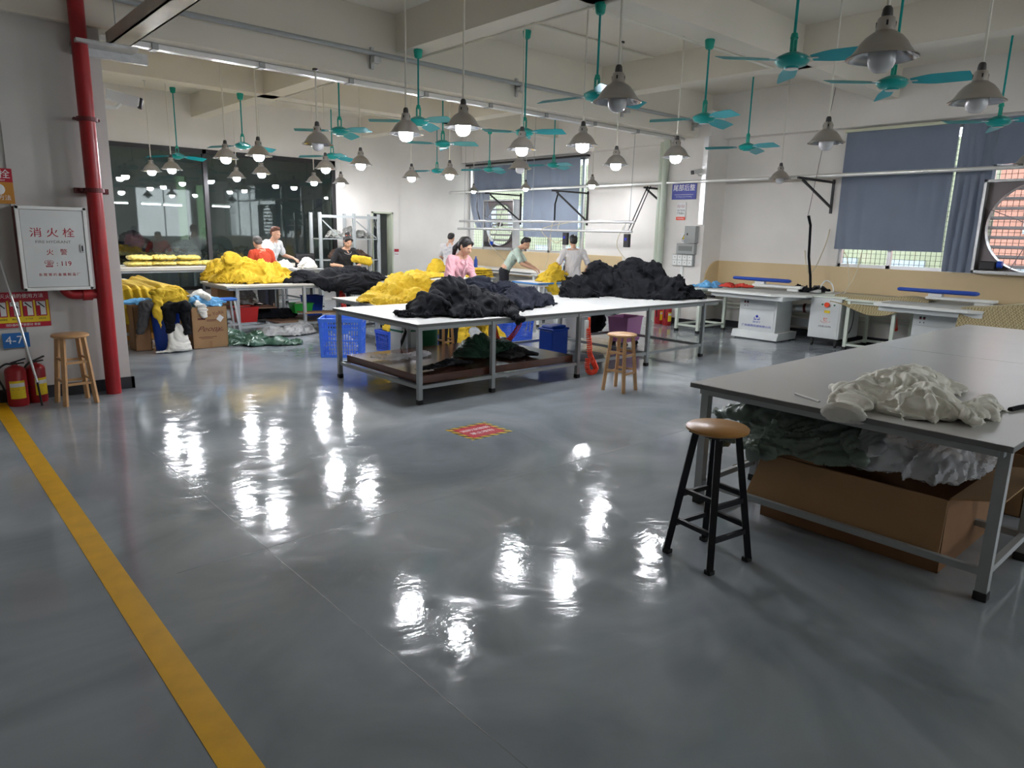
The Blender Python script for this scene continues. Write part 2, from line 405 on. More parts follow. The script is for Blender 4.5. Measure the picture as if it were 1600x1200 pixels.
for i, (x0, x1) in enumerate(((4.4, 7.0), (8.8, 11.2))):  # added windows behind the camera, unseen, to brighten the near floor
    w = bpy.data.objects.new('window_%d' % (i+8), None); COL.objects.link(w); w.location = ((x0+x1)/2, -4.3, 1.1); struct(w); b = B()
    for a, c in (((x0, -4.33, 1.1), (x1, -4.27, 1.15)), ((x0, -4.33, 3.25), (x1, -4.27, 3.3)), ((x0, -4.33, 1.1), (x0+.05, -4.27, 3.3)), ((x1-.05, -4.33, 1.1), (x1, -4.27, 3.3)), (((x0+x1)/2-.025, -4.33, 1.1), ((x0+x1)/2+.025, -4.27, 3.3))): b.box(a, c)
    b.build('window_frame', ALU, w, True); B().box((x0, -4.303, 1.1), (x1, -4.297, 3.3)).build('pane', GLASSW, w, True)
window('window_2', 11.15, 15.52, 1.22, 3.38, (12.4, 11.9, 13.22, 14.9, 11.35))
# outside facades seen through the openings
for nm, lab, c, a, bb, st in (('apartment_building', 'pale pink brick building seen through the extractor fan opening', (.34, .17, .13), (19, -9, -3), (24, 5.0, 3.6), .5),
                      ('office_building', 'pale green building seen through the lower window mesh', (.25, .28, .19), (20, 6, -3), (25, 34, 4.2), .5)):
    t = thing(nm, lab, 'building', (a[0], (a[1]+bb[1])/2, -3))
    B().box(a, bb).build('facade', mat(nm+' wall', c, .8, var=.15, vs=1), t, True)
    y = a[1]+.6
    while y < bb[1]-1: 
        for z in (-1.2, .4, 1.9):
            B().box((a[0]-.05, y, z), (a[0], y+.9, z+.8)).build('window', mat('outside glass', (.30, .36, .40), .2), t, True)
        y += 1.7
o = B().box((12.4, -12, -3.1), (60, 30, -3)).build('courtyard', mat('pale concrete', (.5, .5, .48), .8)); struct(o)

# glass partition
w = bpy.data.objects.new('window_3', None); COL.objects.link(w); w.location = (5.7, GY, .35); struct(w)
b = B()
for a, c in (((3.2, GY-.02, .35), (8.17, GY+.08, .42)), ((3.2, GY-.02, 3.11), (8.17, GY+.08, 3.2)), ((3.2, GY-.02, .35), (3.28, GY+.08, 3.2)), ((8.09, GY-.02, .35), (8.17, GY+.08, 3.2)), ((5.19, GY-.02, .35), (5.27, GY+.08, 3.2))): b.box(a, c)
b.build('frame', DARKM, w, True)
B().box((3.25, GY+.02, .38), (8.12, GY+.03, 3.15)).build('pane', GLASS, w, True)
# room behind the glass
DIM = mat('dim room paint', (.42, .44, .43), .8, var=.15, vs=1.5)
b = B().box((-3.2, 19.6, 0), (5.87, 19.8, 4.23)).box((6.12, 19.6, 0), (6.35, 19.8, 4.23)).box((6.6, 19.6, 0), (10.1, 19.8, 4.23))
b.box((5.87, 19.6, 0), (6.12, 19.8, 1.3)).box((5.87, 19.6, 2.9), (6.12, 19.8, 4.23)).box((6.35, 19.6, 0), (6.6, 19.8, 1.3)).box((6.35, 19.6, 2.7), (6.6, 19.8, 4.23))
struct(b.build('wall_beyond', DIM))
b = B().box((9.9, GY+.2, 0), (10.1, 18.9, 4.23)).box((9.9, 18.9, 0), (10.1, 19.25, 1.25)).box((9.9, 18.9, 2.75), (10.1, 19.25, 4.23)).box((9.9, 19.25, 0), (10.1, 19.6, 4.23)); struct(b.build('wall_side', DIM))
FILM = mat('pale green film', (.42, .52, .40), .6, transl=.45)
for i, (a, c) in enumerate((((5.87, 19.7, 1.3), (6.12, 19.705, 2.9)), ((6.35, 19.7, 1.3), (6.6, 19.705, 2.7)), ((9.98, 18.9, 1.25), (9.985, 19.25, 2.75)))): struct(B().box(a, c).build('window_%d' % (i+4), FILM))  # first two added in place of the extractor window's reflection in the glass
# doorway
d = bpy.data.objects.new('door_1', None); COL.objects.link(d); d.location = (9.4, GY, 0); struct(d)
B().box((9.12, GY-.02, 0), (9.16, GY+.22, 2.1)).box((9.68, GY-.02, 0), (9.72, GY+.22, 2.1)).box((9.12, GY-.02, 2.06), (9.72, GY+.22, 2.1)).build('door_frame', mat('pale green frame', (.50, .54, .42), .5), d, True)
o = B().box((9.18, GY+.22, .02), (9.24, GY+.9, 2.04)).build('door_leaf', mat('olive door', (.30, .29, .20), .5), d, True)

# ------------------------------------------------------------------ pendant lamps
def make_lamp(lit, rodlen):
    """origin at the rim centre"""
    t = thing('pendant_lamp', 'x', 'lamp', group='pendant lamps')
    b = B(); prof = [(.180, 0), (.178, .005), (.156, .018), (.135, .045), (.118, .075), (.092, .105), (.062, .126), (.050, .134)]
    b.lathe(prof, n=32)
    sh = b.build('shade', SHADE, t, smooth=True)
    B().lathe([(r-.003, z-.0005) for i, (r, z) in enumerate(prof)], n=32).build('reflector', SHADEI, sh, smooth=True)
    b = B(); b.lathe([(.050, .130), (.048, .150), (.043, .195), (.036, .203), (0, .203)], n=20)
    nk = b.build('neck', SHADE, t, smooth=True)
    for k in range(4):
        a = k*math.pi/2+.5; B().box((.0435, -.005, .155), (.0485, .005, .180), rot=(0, 0, a), piv=(0, 0, .17)).build('slot', DARKM, nk)
    B().lathe([(0, .203), (.026, .203), (.028, .215), (.024, .245), (.016, .257), (0, .258)], n=16).build('socket', SOCK, t, smooth=True)
    B().lathe([(0, -.072), (.034, -.067), (.058, -.048), (.069, -.020), (.070, .03), (.048, .055), (.03, .08), (0, .09)], n=24).build('bulb', BULBON if lit else BULBOFF, t, smooth=True)
    B().cyl((0, 0, .25), (0, 0, .25+rodlen), .0095, n=8).build('conduit', CORD, t, smooth=True)
    B().cyl((0, 0, .25+rodlen-.02), (0, 0, .25+rodlen), .035, .03, n=12).build('ceiling_plate', SOCK, t)
    return t
LAMPS = [ # x, y, lit, scale, label
 (4.19, 3.60, 0, 1, 'unlit aluminium pendant lamp, the large one overlapping a teal fan over the middle table'),
 (4.13, 1.72, 0, 1, 'unlit aluminium pendant lamp, largest and nearest of all, at the top right'),
 (5.80, 1.74, 0, 1, 'unlit aluminium pendant lamp beside the window curtain, right of the largest lamp'),
 (7.29, 3.48, 0, 1, 'unlit aluminium pendant lamp hanging left of the big curtained window'),
 (4.26, 5.54, 1, 1, 'lit pendant lamp, the largest and nearest of the lit ones'),
 (4.16, 6.36, 1, 1, 'lit pendant lamp just left of the largest lit lamp'),
 (5.95, 5.58, 1, 1, 'lit pendant lamp left of the large unlit lamp, in front of the ceiling beam'),
 (5.79, 6.40, 1, 1, 'lit pendant lamp right above the small unlit lamp by the far window'),
 (7.85, 6.71, 1, 1, 'lit pendant lamp hanging directly below the large unlit lamp'),
 (7.51, 5.46, 1, 1, 'lit pendant lamp hanging above the blue department sign'),
 (3.99, 7.97, 0, 1, 'unlit aluminium pendant lamp under the big beam among lit ones at left'),
 (5.66, 9.91, 1, 1, 'lit pendant lamp in front of the bare wall right of the glass partition'),
 (5.67, 11.07, 1, 1, 'lit pendant lamp right behind the unlit lamp under the beam'),
 (7.70, 14.35, 1, 1, 'small lit pendant lamp at the right end of the glass partition'),
 (7.16, 14.53, 1, 1, 'small lit pendant lamp second from the right end of the glass partition'),
 (4.09, 9.94, 1, 1, 'lit pendant lamp, brightest one before the right half of the glass partition'),
 (5.48, 13.23, 1, 1, 'lit pendant lamp directly below the brightest one before the glass partition'),
 (3.93, 10.74, 1, 1, 'lit pendant lamp just right of the mullion of the glass partition'),
 (5.60, 14.77, 1, 1, 'small lit pendant lamp low between two others right of the partition mullion'),
 (4.06, 13.73, 1, 1, 'lit pendant lamp, second from the left of all'),
 (3.96, 14.59, 1, 1, 'lit pendant lamp, leftmost of all'),
 (7.61, 11.46, 1, 1, 'lit pendant lamp in front of the white wall right of the doorway'),
 (7.64, 10.31, 1, 1, 'lit pendant lamp on the white wall just left of the far window'),
 (10.97, 13.83, 1, .72, 'tiny lit pendant lamp in front of the left edge of the far window'),
 (10.90, 11.89, 1, .75, 'tiny lit pendant lamp in the middle of the far window'),
 (10.84, 9.86, 1, .85, 'tiny lit pendant lamp just right of the far window'),
 (11.19, 6.05, 0, 1, 'unlit pendant lamp half hidden behind the wall rail above the ironing table'),
 (7.49, 8.31, 0, 1, 'small unlit pendant lamp before the top of the far window'),
 (10.6, 2.50, 0, 1, 'unlit pendant lamp cut by the right edge, above the extractor fan'),
]
proto = {}
for x, y, lit, sc, lab in LAMPS:
    z = 2.63; rl = (ceil_z(x, y)-z)/sc-.25; key = (lit, round(rl, 3))
    if key not in proto:
        proto[key] = make_lamp(lit, rl); o = proto[key]; o['label'] = lab; o.location = (x, y, z); o.scale = (sc,)*3
    else: dup(proto[key], (x, y, z), 0, lab, None, sc)

# ------------------------------------------------------------------ ceiling fans
def make_fan(rl, rot):
    t = thing('ceiling_fan', 'x', 'fan', group='ceiling fans')
    B().lathe([(0, -.055), (.05, -.055), (.055, -.045), (.10, -.035), (.125, -.005), (.125, .015), (.105, .03), (.06, .05), (.03, .06), (0, .062)], n=28).build('motor', TEAL, t, smooth=True)
    B().lathe([(.05, -.056), (.052, -.06), (0, -.064)], n=20).build('bottom_cap', ALU, t, smooth=True)
    b = B(); b.box((-.03, -.012, .06), (-.02, .012, .15)); b.box((.02, -.012, .06), (.03, .012, .15)); b.box((-.03, -.012, .145), (.03, .012, .158)); b.lathe([(.03, .155), (.022, .19), (0, .19)], n=12)
    b.build('hanger', TEALD, t, smooth=True)
    B().cyl((0, 0, .15), (0, 0, rl), .011, n=10).build('rod', TEAL, t, smooth=True)
    B().lathe([(.0, rl-.10), (.032, rl-.10), (.045, rl-.085), (.055, rl-.01), (.05, rl), (0, rl)], n=18).build('canopy', TEALD, t, smooth=True)
    for k in range(3):
        a = rot+k*2*math.pi/3
        def fn(u, v):
            r = .15+.45*u; w = (.035+.035*min(1, u*3))*(1 if u < .93 else .9); s = (v-.5)*2*w
            z = .0 - s*.35 - u*.02; return Vector((r*math.cos(a)-s*math.sin(a), r*math.sin(a)+s*math.cos(a), z))
        bl = B().grid(fn, 8, 3, .004).build('blade', TEALB, t, smooth=True)
        B().bar((.09*math.cos(a), .09*math.sin(a), 0), (.20*math.cos(a), .20*math.sin(a), -.006), .035, .006).build('blade_arm', ALU, bl)
    return t
FANS = [(5.28, 2.85, 'teal ceiling fan at the top right, left of the largest lamp', 2.65),
 (6.56, 2.62, 'teal ceiling fan just right below the largest unlit lamp', .5),
 (5.35, 4.86, 'teal ceiling fan behind the large unlit lamp in the middle', 1.95),
 (7.12, 4.83, 'teal ceiling fan on a low hanging rod left of the window wall corner', .1),
 (9.73, 5.82, 'teal ceiling fan high over the ironing table', .2),
 (9.31, 2.55, 'teal ceiling fan at the right edge in front of the curtains', .35),
 (5.14, 7.58, 'teal ceiling fan between the two largest lit lamps', .6),
 (4.92, 9.16, 'teal ceiling fan right of the unlit lamp under the beam', .7),
 (6.61, 7.26, 'teal ceiling fan on a long rod above the small unlit lamp', .8),
 (10.06, 10.18, 'small teal ceiling fan in front of the far window curtain, on the right', .3),
 (6.67, 9.18, 'teal ceiling fan over the doorway wall, right of the largest lit lamps', .9),
 (6.48, 12.38, 'teal ceiling fan behind the lit lamp right of the unlit beam lamp', .4),
 (4.73, 12.13, 'teal ceiling fan above the middle of the glass partition', .2),
 (9.52, 13.32, 'tiny teal ceiling fan before the bare white wall between two small lit lamps', .3),
 (9.98, 12.05, 'small teal ceiling fan in front of the far window, on the left', .3),
 (4.56, 15.0, 'teal ceiling fan just above the left pane of the glass partition', .3)]
for x, y, lab, rot in FANS:
    t = make_fan(ceil_z(x, y)-2.98, rot); t.location = (x, y, 2.98); t['label'] = lab

# ------------------------------------------------------------------ conduits and cable tray on the beam
t = thing('cable_conduit', 'grey steel conduit pipe running along the face of the big ceiling beam', 'pipe', (2.4, 7.8, 3.7))
B().cyl((1.9, 7.78, 3.71), (11.45, 7.78, 3.70), .028, n=12).build('pipe', GREYP, t, True, smooth=True)
for x in (2.25, 4.68, 7.0, 9.3, 11.3):
    B().box((x-.02, 7.86, 3.55), (x+.02, 7.895, 3.79)).box((x-.02, 7.76, 3.66), (x+.02, 7.895, 3.68)).box((x-.05, 7.74, 3.6), (x+.05, 7.83, 3.67), .005).build('bracket', GALV, t, True)
t = thing('cable_tray', 'glossy metal cable tray fixed under the big ceiling beam', 'cable tray', (6, 8.2, 3.4))
B().box((1.85, 8.12, 3.405), (11.4, 8.22, 3.455)).build('tray', ALU, t, True)
b = B()
for k in range(9): b.box((2.3+k*1.1, 8.10, 3.395), (2.36+k*1.1, 8.24, 3.455))
b.build('strap', GREYP, t, True)
def conduit(name, lab, pts, r=.014):
    return tag(B().tube(pts, r, 8).build(name, CORD, smooth=True), lab, 'pipe')
conduit('ceiling_conduit', 'thin cream conduit along the long ceiling beam above the middle table', [(5.36, 7.9, 3.79), (5.36, 0.9, 3.79)])
conduit('ceiling_conduit', 'thin cream conduit along the cross beam at the right', [(5.4, 4.99, 3.79), (8.78, 4.99, 3.79)])
conduit('ceiling_conduit', 'thin cream conduit along the ceiling beam near the glass partition', [(5.36, 8.5, 3.79), (5.36, 11.8, 3.79)])
conduit('ceiling_conduit', 'thin cream conduit crossing the ceiling bay above the far tables', [(5.4, 12.26, 3.79), (8.78, 12.26, 3.79)])
conduit('ceiling_conduit', 'thin cream conduit crossing the slab between two long beams', [(5.35, 6.9, 4.21), (8.78, 6.9, 4.21)])
t = thing('steel_channel', 'long brown grey steel channel hanging under the ceiling at the top left', 'channel', (1.9, 7.9, 3.3))
B().box((1.83, 2.4, 3.30), (2.0, 7.86, 3.31)).box((1.83, 2.4, 3.30), (1.845, 7.86, 3.42)).box((1.985, 2.4, 3.30), (2.0, 7.86, 3.42)).build('channel', mat('stained metal channel', (.50, .46, .40), .35, .4, var=.3, vs=2), t, True)
B().box((1.55, 7.70, 3.27), (2.06, 7.98, 3.30)).box((1.55, 7.93, 3.2), (2.2, 7.99, 3.3)).build('bracket', GALV, t, True)
B().cyl((1.86, 7.6, 3.42), (1.86, 7.6, 4.23), .006, n=6).cyl((1.97, 5.5, 3.42), (1.97, 5.5, 4.23), .006, n=6).build('hanger_rod', GALV, t, True)

# ------------------------------------------------------------------ security cameras
def cctv(loc, rz, lab):
    t = thing('security_camera', lab, 'security camera', loc, rz)
    B().cyl((0, 0, 0), (.015, 0, 0), .035, n=12).cyl((0, 0, 0), (.10, 0, 0), .012, n=8).cyl((.10, 0, 0), (.13, 0, .03), .012, n=8).build('arm', WHITEM, t, smooth=True)
    b = B().box((.04, -.035, .03), (.25, .035, .10), .01, rot=(0, R(12), 0), piv=(.13, 0, .05)); h = b.build('housing', WHITEM, t)
    B().box((.235, -.033, .028), (.262, .033, .098), .006, rot=(0, R(12), 0), piv=(.13, 0, .05)).build('lens_face', DARKM, h)
    return t
cctv((1.8, 8.2, 2.80), R(-20), 'white bullet security camera with black lens on the edge of the left wall').scale = (1.45,)*3
cctv((11.5, 7.75, 2.78), R(170), 'small white security camera on the column above the blue sign')

# ------------------------------------------------------------------ red standpipe
t = thing('fire_standpipe', 'thick red fire pipe standing from floor to ceiling beside the hydrant cabinet', 'pipe', (1.60, 7.86, 0))
B().cyl((1.60, 7.825, 0), (1.60, 7.825, 4.22), .068, n=28).build('pipe', RED, t, True, smooth=True)
for z in (1.98, 2.62): B().lathe([(.07, -.02), (.088, -.018), (.088, .018), (.07, .02)], (1.60, 7.825, z), 28).box((1.49, 7.83, z-.012), (1.71, 7.89, z+.012), .004).build('coupling', MAROON, t, True)
B().box((1.46, 7.90, 1.95), (1.74, 7.98, 2.0)).build('wall_bracket', MAROON, t, True)
pts = [(1.60, 7.86, 1.0), (1.36, 7.86, 1.0)]+[(1.36-.09*math.sin(a*R(15)), 7.86, 1.09-.09*math.cos(a*R(15))) for a in range(1, 7)]+[(1.27, 7.86, 1.10)]
br = B().tube(pts, .048, 16).build('branch_pipe', RED, t, True, smooth=True)
B().cyl((1.5, 7.86, 1.0), (1.42, 7.86, 1.0), .062, n=20).build('flange', RED, br, True, smooth=True)

# ------------------------------------------------------------------ hydrant cabinet
t = thing('hydrant_cabinet', 'white fire hydrant cabinet with red Chinese lettering on the left wall', 'cabinet', (1.22, 7.8, 1.05))
B().box((.95, 7.80, 1.055), (1.50, 8.0, 1.81)).build('body', MAROON, t, True)
b = B(); 
for a, c in (((.945, 7.775, 1.05), (.975, 7.80, 1.815)), ((1.475, 7.775, 1.05), (1.505, 7.80, 1.815)), ((.945, 7.775, 1.05), (1.505, 7.80, 1.08)), ((.945, 7.775, 1.785), (1.505, 7.80, 1.815))): b.box(a, c, .004)
b.build('frame', WHITEM, t, True)
dr = B().box((.978, 7.782, 1.083), (1.472, 7.798, 1.782), .003).build('door', CABW, t, True)
lk = B().box((1.425, 7.774, 1.40), (1.458, 7.782, 1.475), .003).build('lock', GALV, dr, True)
B().box((1.437, 7.771, 1.412), (1.450, 7.775, 1.462)).build('lock_slot', DARKM, dr, True)
for s, sz, x, z, mt, sx in (('消 火 栓', .090, 1.215, 1.575, INKR, 1.12), ('FIRE HYDRANT', .036, 1.215, 1.495, mat('grey ink', (.22, .21, .21), .5), 1.15), ('火   警', .06, 1.235, 1.40, INKR, 1), ('☎ : 119', .062, 1.235, 1.295, INKR, 1), ('东 莞 常 约 金 属 制 品 厂', .030, 1.24, 1.195, INKR, 1)):
    text(s, sz, (x, 7.7812, z), FY, mt, dr, sx=sx)
# posters
def sign_y(name, lab, x0, x1, z0, z1, m, y=7.984, cat='sign'):
    t = thing(name, lab, cat, ((x0+x1)/2, y, z0)); B().box((x0, y-.004, z0), (x1, y, z1)).build('sheet', m, t, True); return t
t = sign_y('instruction_poster', 'red and yellow fire extinguisher instruction poster below the hydrant cabinet', .69, 1.155, .70, 1.03, SIGNR)
B().box((.69, 7.9785, .745), (1.15, 7.9805, .95)).build('yellow_panel', SIGNY, t, True)
text('干粉灭火器的使用方法', .043, (.90, 7.979, .99), FY, LET, t)
text('消防器材 严禁挪动 谢谢', .026, (.93, 7.979, .722), FY, LET, t)
for k in range(4):
    x = .775+k*.104
    f = B().box((x-.044, 7.9765, .80), (x+.044, 7.9785, .95)).build('picture', INKR, t, True)
    B().box((x-.034, 7.9755, .81), (x+.036, 7.9768, .938)).build('picture_ground', PAPER, f, True)
    B().box((x-.034, 7.9745, .81), (x-.008, 7.9758, .90), .005).build('drawn_cylinder', SIGNR, f, True)
    B().prism([(x-.026, 7.9758, .925), (x-.018, 7.9758, .935), (x+.030, 7.9758, .885), (x+.026, 7.9758, .875)], (0, -.0012, 0)).build('drawn_handle', INKK, f, True)
    text(['拔出保险销', '握住喷管', '压下压把', '对准火源'][k], .015, (x, 7.978, .775), FY, INKK, t)
t = sign_y('bay_number_sign', 'blue sign reading 4-7 low on the left wall', .755, .965, .51, .65, SIGNL)
text('4-7', .105, (.845, 7.979, .58), FY, LET, t); text(',', .08, (.935, 7.979, .565), FY, LET, t)
t = sign_y('hydrant_sign', 'orange and red fire hydrant sign cut by the left edge above the cabinet', .60, .985, 1.83, 2.14, SIGNO)
B().box((.60, 7.9785, 2.02), (.985, 7.9805, 2.14)).build('red_band', SIGNR, t, True)
text('消火栓', .085, (.83, 7.978, 2.085), FY, LET, t, sx=1.1); text('FIRE HYDRANT', .02, (.86, 7.978, 2.035), FY, LET, t)
B().lathe([(.05, 0), (.05, .002), (0, .002)], (0, 0, 0), 20).build('x', LET).name = 'emblem'
e = bpy.data.objects['emblem']; e.parent = t; e.location = Vector((.87, 7.9795, 1.955))-t.location; e.rotation_euler = (R(90), 0, 0)
text('使用方法', .05, (.86, 7.978, 1.88), FY, LET, t)

# extinguishers
def extinguisher(x, y, h, r, lab, rz=0, gauge=True):
    t = thing('fire_extinguisher', lab, 'fire extinguisher', (x, y, 0), rz, 'fire extinguishers')
    B().lathe([(0, 0), (r*.92, 0), (r, .02), (r, h*.74), (r*.9, h*.79), (r*.55, h*.835), (r*.32, h*.85), (r*.3, h*.88), (0, h*.88)], n=24).build('cylinder', RED, t, smooth=True)
    v = B().lathe([(0, h*.87), (.02, h*.87), (.02, h*.92), (0, h*.92)], n=12).build('valve', DARKM, t)
    b = B().bar((-.03, -.01, h*.91), (.09, -.01, h*.985), .02, .012).bar((-.03, -.01, h*.89), (.075, -.01, h*.90), .02, .012); b.build('handle', DARKM, v)
    pts = [(-.02, 0, h*.88), (-r*.8, -.02, h*.9), (-r*1.5, -.03, h*.8), (-r*1.55, -.02, h*.6), (-r*1.25, -.01, h*.42), (-r*1.15, 0, h*.3)]
    q = [Vector(pts[0])]
    for i in range(len(pts)-1):
        for k in range(1, 5):
            u = k/4; p0, p1, p2, p3 = [Vector(pts[max(0, min(len(pts)-1, i+j))]) for j in (-1, 0, 1, 2)]
            q.append(.5*((2*p1)+(p2-p0)*u+(2*p0-5*p1+4*p2-p3)*u*u+(3*p1-p0-3*p2+p3)*u**3))
    B().tube(q, .009, 8).build('hose', RUB, t, smooth=True)
    def lb(z0, z1, rr, w0, w1, nm, m):
        def f(u, v):
            a = -math.pi/2+w0+(w1-w0)*u; return Vector((rr*math.cos(a), rr*math.sin(a), z0+(z1-z0)*v))
        return B().grid(f, 12, 1, .0008).build(nm, m, t, smooth=True)
    lb(h*.17, h*.55, r+.0012, -.8, .7, 'label', SIGNY); lb(h*.42, h*.50, r+.0022, -.75, .65, 'label_band', PAPER)
    lb(h*.36, h*.37, r+.0022, -3.1, 3.1, 'strap', INKK)
    return t
extinguisher(.80, 7.79, .44, .085, 'red fire extinguisher with yellow label and hose, left one under the 4-7 sign')
extinguisher(.965, 7.86, .43, .08, 'red fire extinguisher next to the wooden stool at the left wall', .5)
extinguisher(11.22, 8.30, .46, .085, 'red fire extinguisher by the sign column, left of the far pair', .1)
extinguisher(11.18, 8.08, .46, .085, 'red fire extinguisher by the sign column, right of the far pair', .1)
# broom handle
t = thing('mop_handle', 'thin steel mop pole with dark grip leaning against the left wall', 'pole', (.93, 7.6, .25))
B().cyl((.945, 7.66, .22), (.80, 7.95, 1.42), .011, n=10).build('pole', ALU, t, True, smooth=True)
B().cyl((.80, 7.95, 1.42), (.775, 7.975, 1.60), .016, .018, n=12).build('grip', DARKM, t, True, smooth=True)
B().cyl((.958, 7.64, .0), (.945, 7.66, .22), .009, n=10).build('pole_tip', DARKM, t, True, smooth=True)

# ------------------------------------------------------------------ stools
def wood_stool(loc, rz, h, lab, m=WOOD, r=.16, spread=.14):
    t = thing('wooden_stool', lab, 'stool', loc, rz, 'round wooden stools')
    B().lathe([(0, h-.03), (r-.012, h-.03), (r, h-.022), (r, h-.008), (r-.01, h), (0, h)], n=36).build('seat', m, t, smooth=True)
    lt = .085
    for sx in (-1, 1):
        for sy in (-1, 1):
            B().bar((sx*spread, sy*spread, 0), (sx*lt, sy*lt, h-.03), .034, .034, (sy, -sx, 0)).build('leg', m, t)
    for z in (.20, .40):
        k = z/h; s = spread+(lt-spread)*k
        for a in range(4):
            p = Matrix.Rotation(a*math.pi/2, 3, 'Z'); z2 = z+(.03 if a % 2 else 0)
            B().bar(p @ Vector((-s, -s, z2)), p @ Vector((s, -s, z2)), .018, .022).build('rung', m, t)
    return t
wood_stool((1.235, 7.60, 0), .1, .66, 'round wooden stool by the left wall beside the red pipe', WOOD2, .155, .13)
wood_stool((5.95, 4.87, 0), .15, .63, 'round wooden stool standing in front of the white middle table', WOOD2, .16, .13)
t = thing('metal_stool', 'tall stool with round orange wood seat and black metal legs at the near table', 'stool', (3.125, 1.895, 0), R(-8))
h = .73
B().lathe([(0, h-.03), (.14, h-.03), (.158, h-.02), (.16, h-.008), (.15, h), (0, h)], n=40).build('seat', mat('varnished seat wood', (.47, .23, .06), .32, var=.15, vs=5), t, smooth=True)
B().box((-.10, -.10, h-.045), (.10, .10, h-.03)).build('seat_plate', DARKM, t)
for sx in (-1, 1):
    for sy in (-1, 1):
        l = B().bar((sx*.15, sy*.15, 0.02), (sx*.075, sy*.075, h-.04), .034, .034, (sy, -sx, 0)).build('leg', mat('black metal tube', (.015, .015, .018), .35, .4), t)
        B().box((sx*.146-.02, sy*.146-.02, 0), (sx*.146+.02, sy*.146+.02, .025), .004).build('foot_cap', RUB, l)
for z0 in (.17, .34):
    for a in range(4):
        z = z0+(.03 if a % 2 else 0); s = .15-.075*z/h
        p = Matrix.Rotation(a*math.pi/2, 3, 'Z')
        B().bar(p @ Vector((-s, -s, z)), p @ Vector((s, -s, z)), .02, .024).build('rung', MT['black metal tube'], t)

# ------------------------------------------------------------------ work tables
def table(name, lab, x0, x1, y0, y1, z, legs, top=TOP, edge=EDGE, rail=True, lw=.045, th=.03, group='long work tables', leg_m=GREYP, feet=True, railz=.17, frame=True):
    t = thing(name, lab, 'table', ((x0+x1)/2, (y0+y1)/2, 0), 0, group)
    B().box((x0, y0, z-th), (x1, y1, z-.002), .003).build('edge_band', edge, t, True)
    B().box((x0+.002, y0+.002, z-.004), (x1-.002, y1-.002, z)).build('tabletop', top, t, True)
    b = B()
    if frame:
        for yy in (y0+.06, y1-.06): b.bar((x0+.05, yy, z-th-.02), (x1-.05, yy, z-th-.02), .035, .04)
        for xx in (x0+.06, x1-.06): b.bar((xx, y0+.06, z-th-.02), (xx, y1-.06, z-th-.02), .035, .04)
        b.build('top_frame', leg_m, t, True)
    ys = (y0+.05, y1-.05)
    for xx in legs:
        for yy in ys:
            l = B().box((xx-lw/2, yy-lw/2, .03), (xx+lw/2, yy+lw/2, z-th)).build('leg', leg_m, t, True)
            if feet: B().box((xx-lw/2-.005, yy-lw/2-.005, 0), (xx+lw/2+.005, yy+lw/2+.005, .045), .005).build('foot_cap', RUB, l, True)
    if rail:
        for a, c in zip(legs, legs[1:]):
            for yy in ys: B().bar((a+lw/2, yy, railz), (c-lw/2, yy, railz), .03, .035).build('rail', leg_m, t, True)
        for xx in legs: B().bar((xx, ys[0]+lw/2, railz), (xx, ys[1]-lw/2, railz), .03, .035).build('cross_rail', leg_m, t, True)
    return t
table('work_table', 'long white work table in the middle with grey steel legs and black garments on it', 3.75, 9.02, 5.56, 7.27, .80, (3.80, 4.73, 6.05, 7.37, 8.62))
# lower shelf board resting on the rails
o = B().box((3.85, 5.66, .19), (6.02, 7.15, .27), .004).build('brown_board', BROWNT); tag(o, 'thick brown glossy board lying on the lower rails of the middle table', 'board')
table('work_table', 'wide grey white work table at the near right with white sweatshirt on it', 3.65, 6.33, .74, 2.43, .80, (3.77, 4.45, 6.2), top=TOPG, lw=.05, railz=.14)
table('work_table', 'empty grey white work table pushed against the far side of the near right table', 6.335, 8.90, .74, 2.43, .80, (6.46, 7.6, 8.8), top=TOPG, lw=.05, railz=.14)
table('work_table', 'cream topped table at left holding the large yellow garment heap', 3.78, 6.6, 10.62, 11.78, .80, (3.95, 5.02, 6.45), top=TOPC, edge=mat('cream edge', (.55, .52, .45), .5))
table('work_table', 'narrow table behind the wall edge covered by a yellow cloth', 2.2, 3.0, 10.75, 13.1, .78, (2.3, 2.72), top=TOPC)
table('work_table', 'cream table against the glass partition with stacks of bagged yellow garments', 3.0, 7.0, 14.25, 15.4, .89, (3.2, 5.0, 6.8), top=TOPC, edge=mat('cream edge', (.55, .52, .45), .5), th=.06)
table('work_table', 'white blue edged table behind the middle table near the far workers', 8.75, 9.65, 9.15, 9.85, .80, (8.82, 9.55), edge=mat('blue edge', (.05, .20, .50), .4), leg_m=WHITEM, lw=.035)
table('work_table', 'white table strip with folded yellow garments before the far window', 6.75, 9.0, 10.6, 11.9, .80, (6.9, 8.0, 8.9), leg_m=WHITEM, lw=.035)
table('work_table', 'low table carrying the sloping yellow garment heap behind the middle table', 5.2, 6.75, 8.85, 10.1, .62, (5.3, 6.65), top=TOPC)
t = table('ironing_bench', 'long light ironing bench under the far window', 10.9, 11.9, 10.9, 15.2, .80, (11.0, 11.8), leg_m=WHITEM, lw=.035, group='ironing benches')

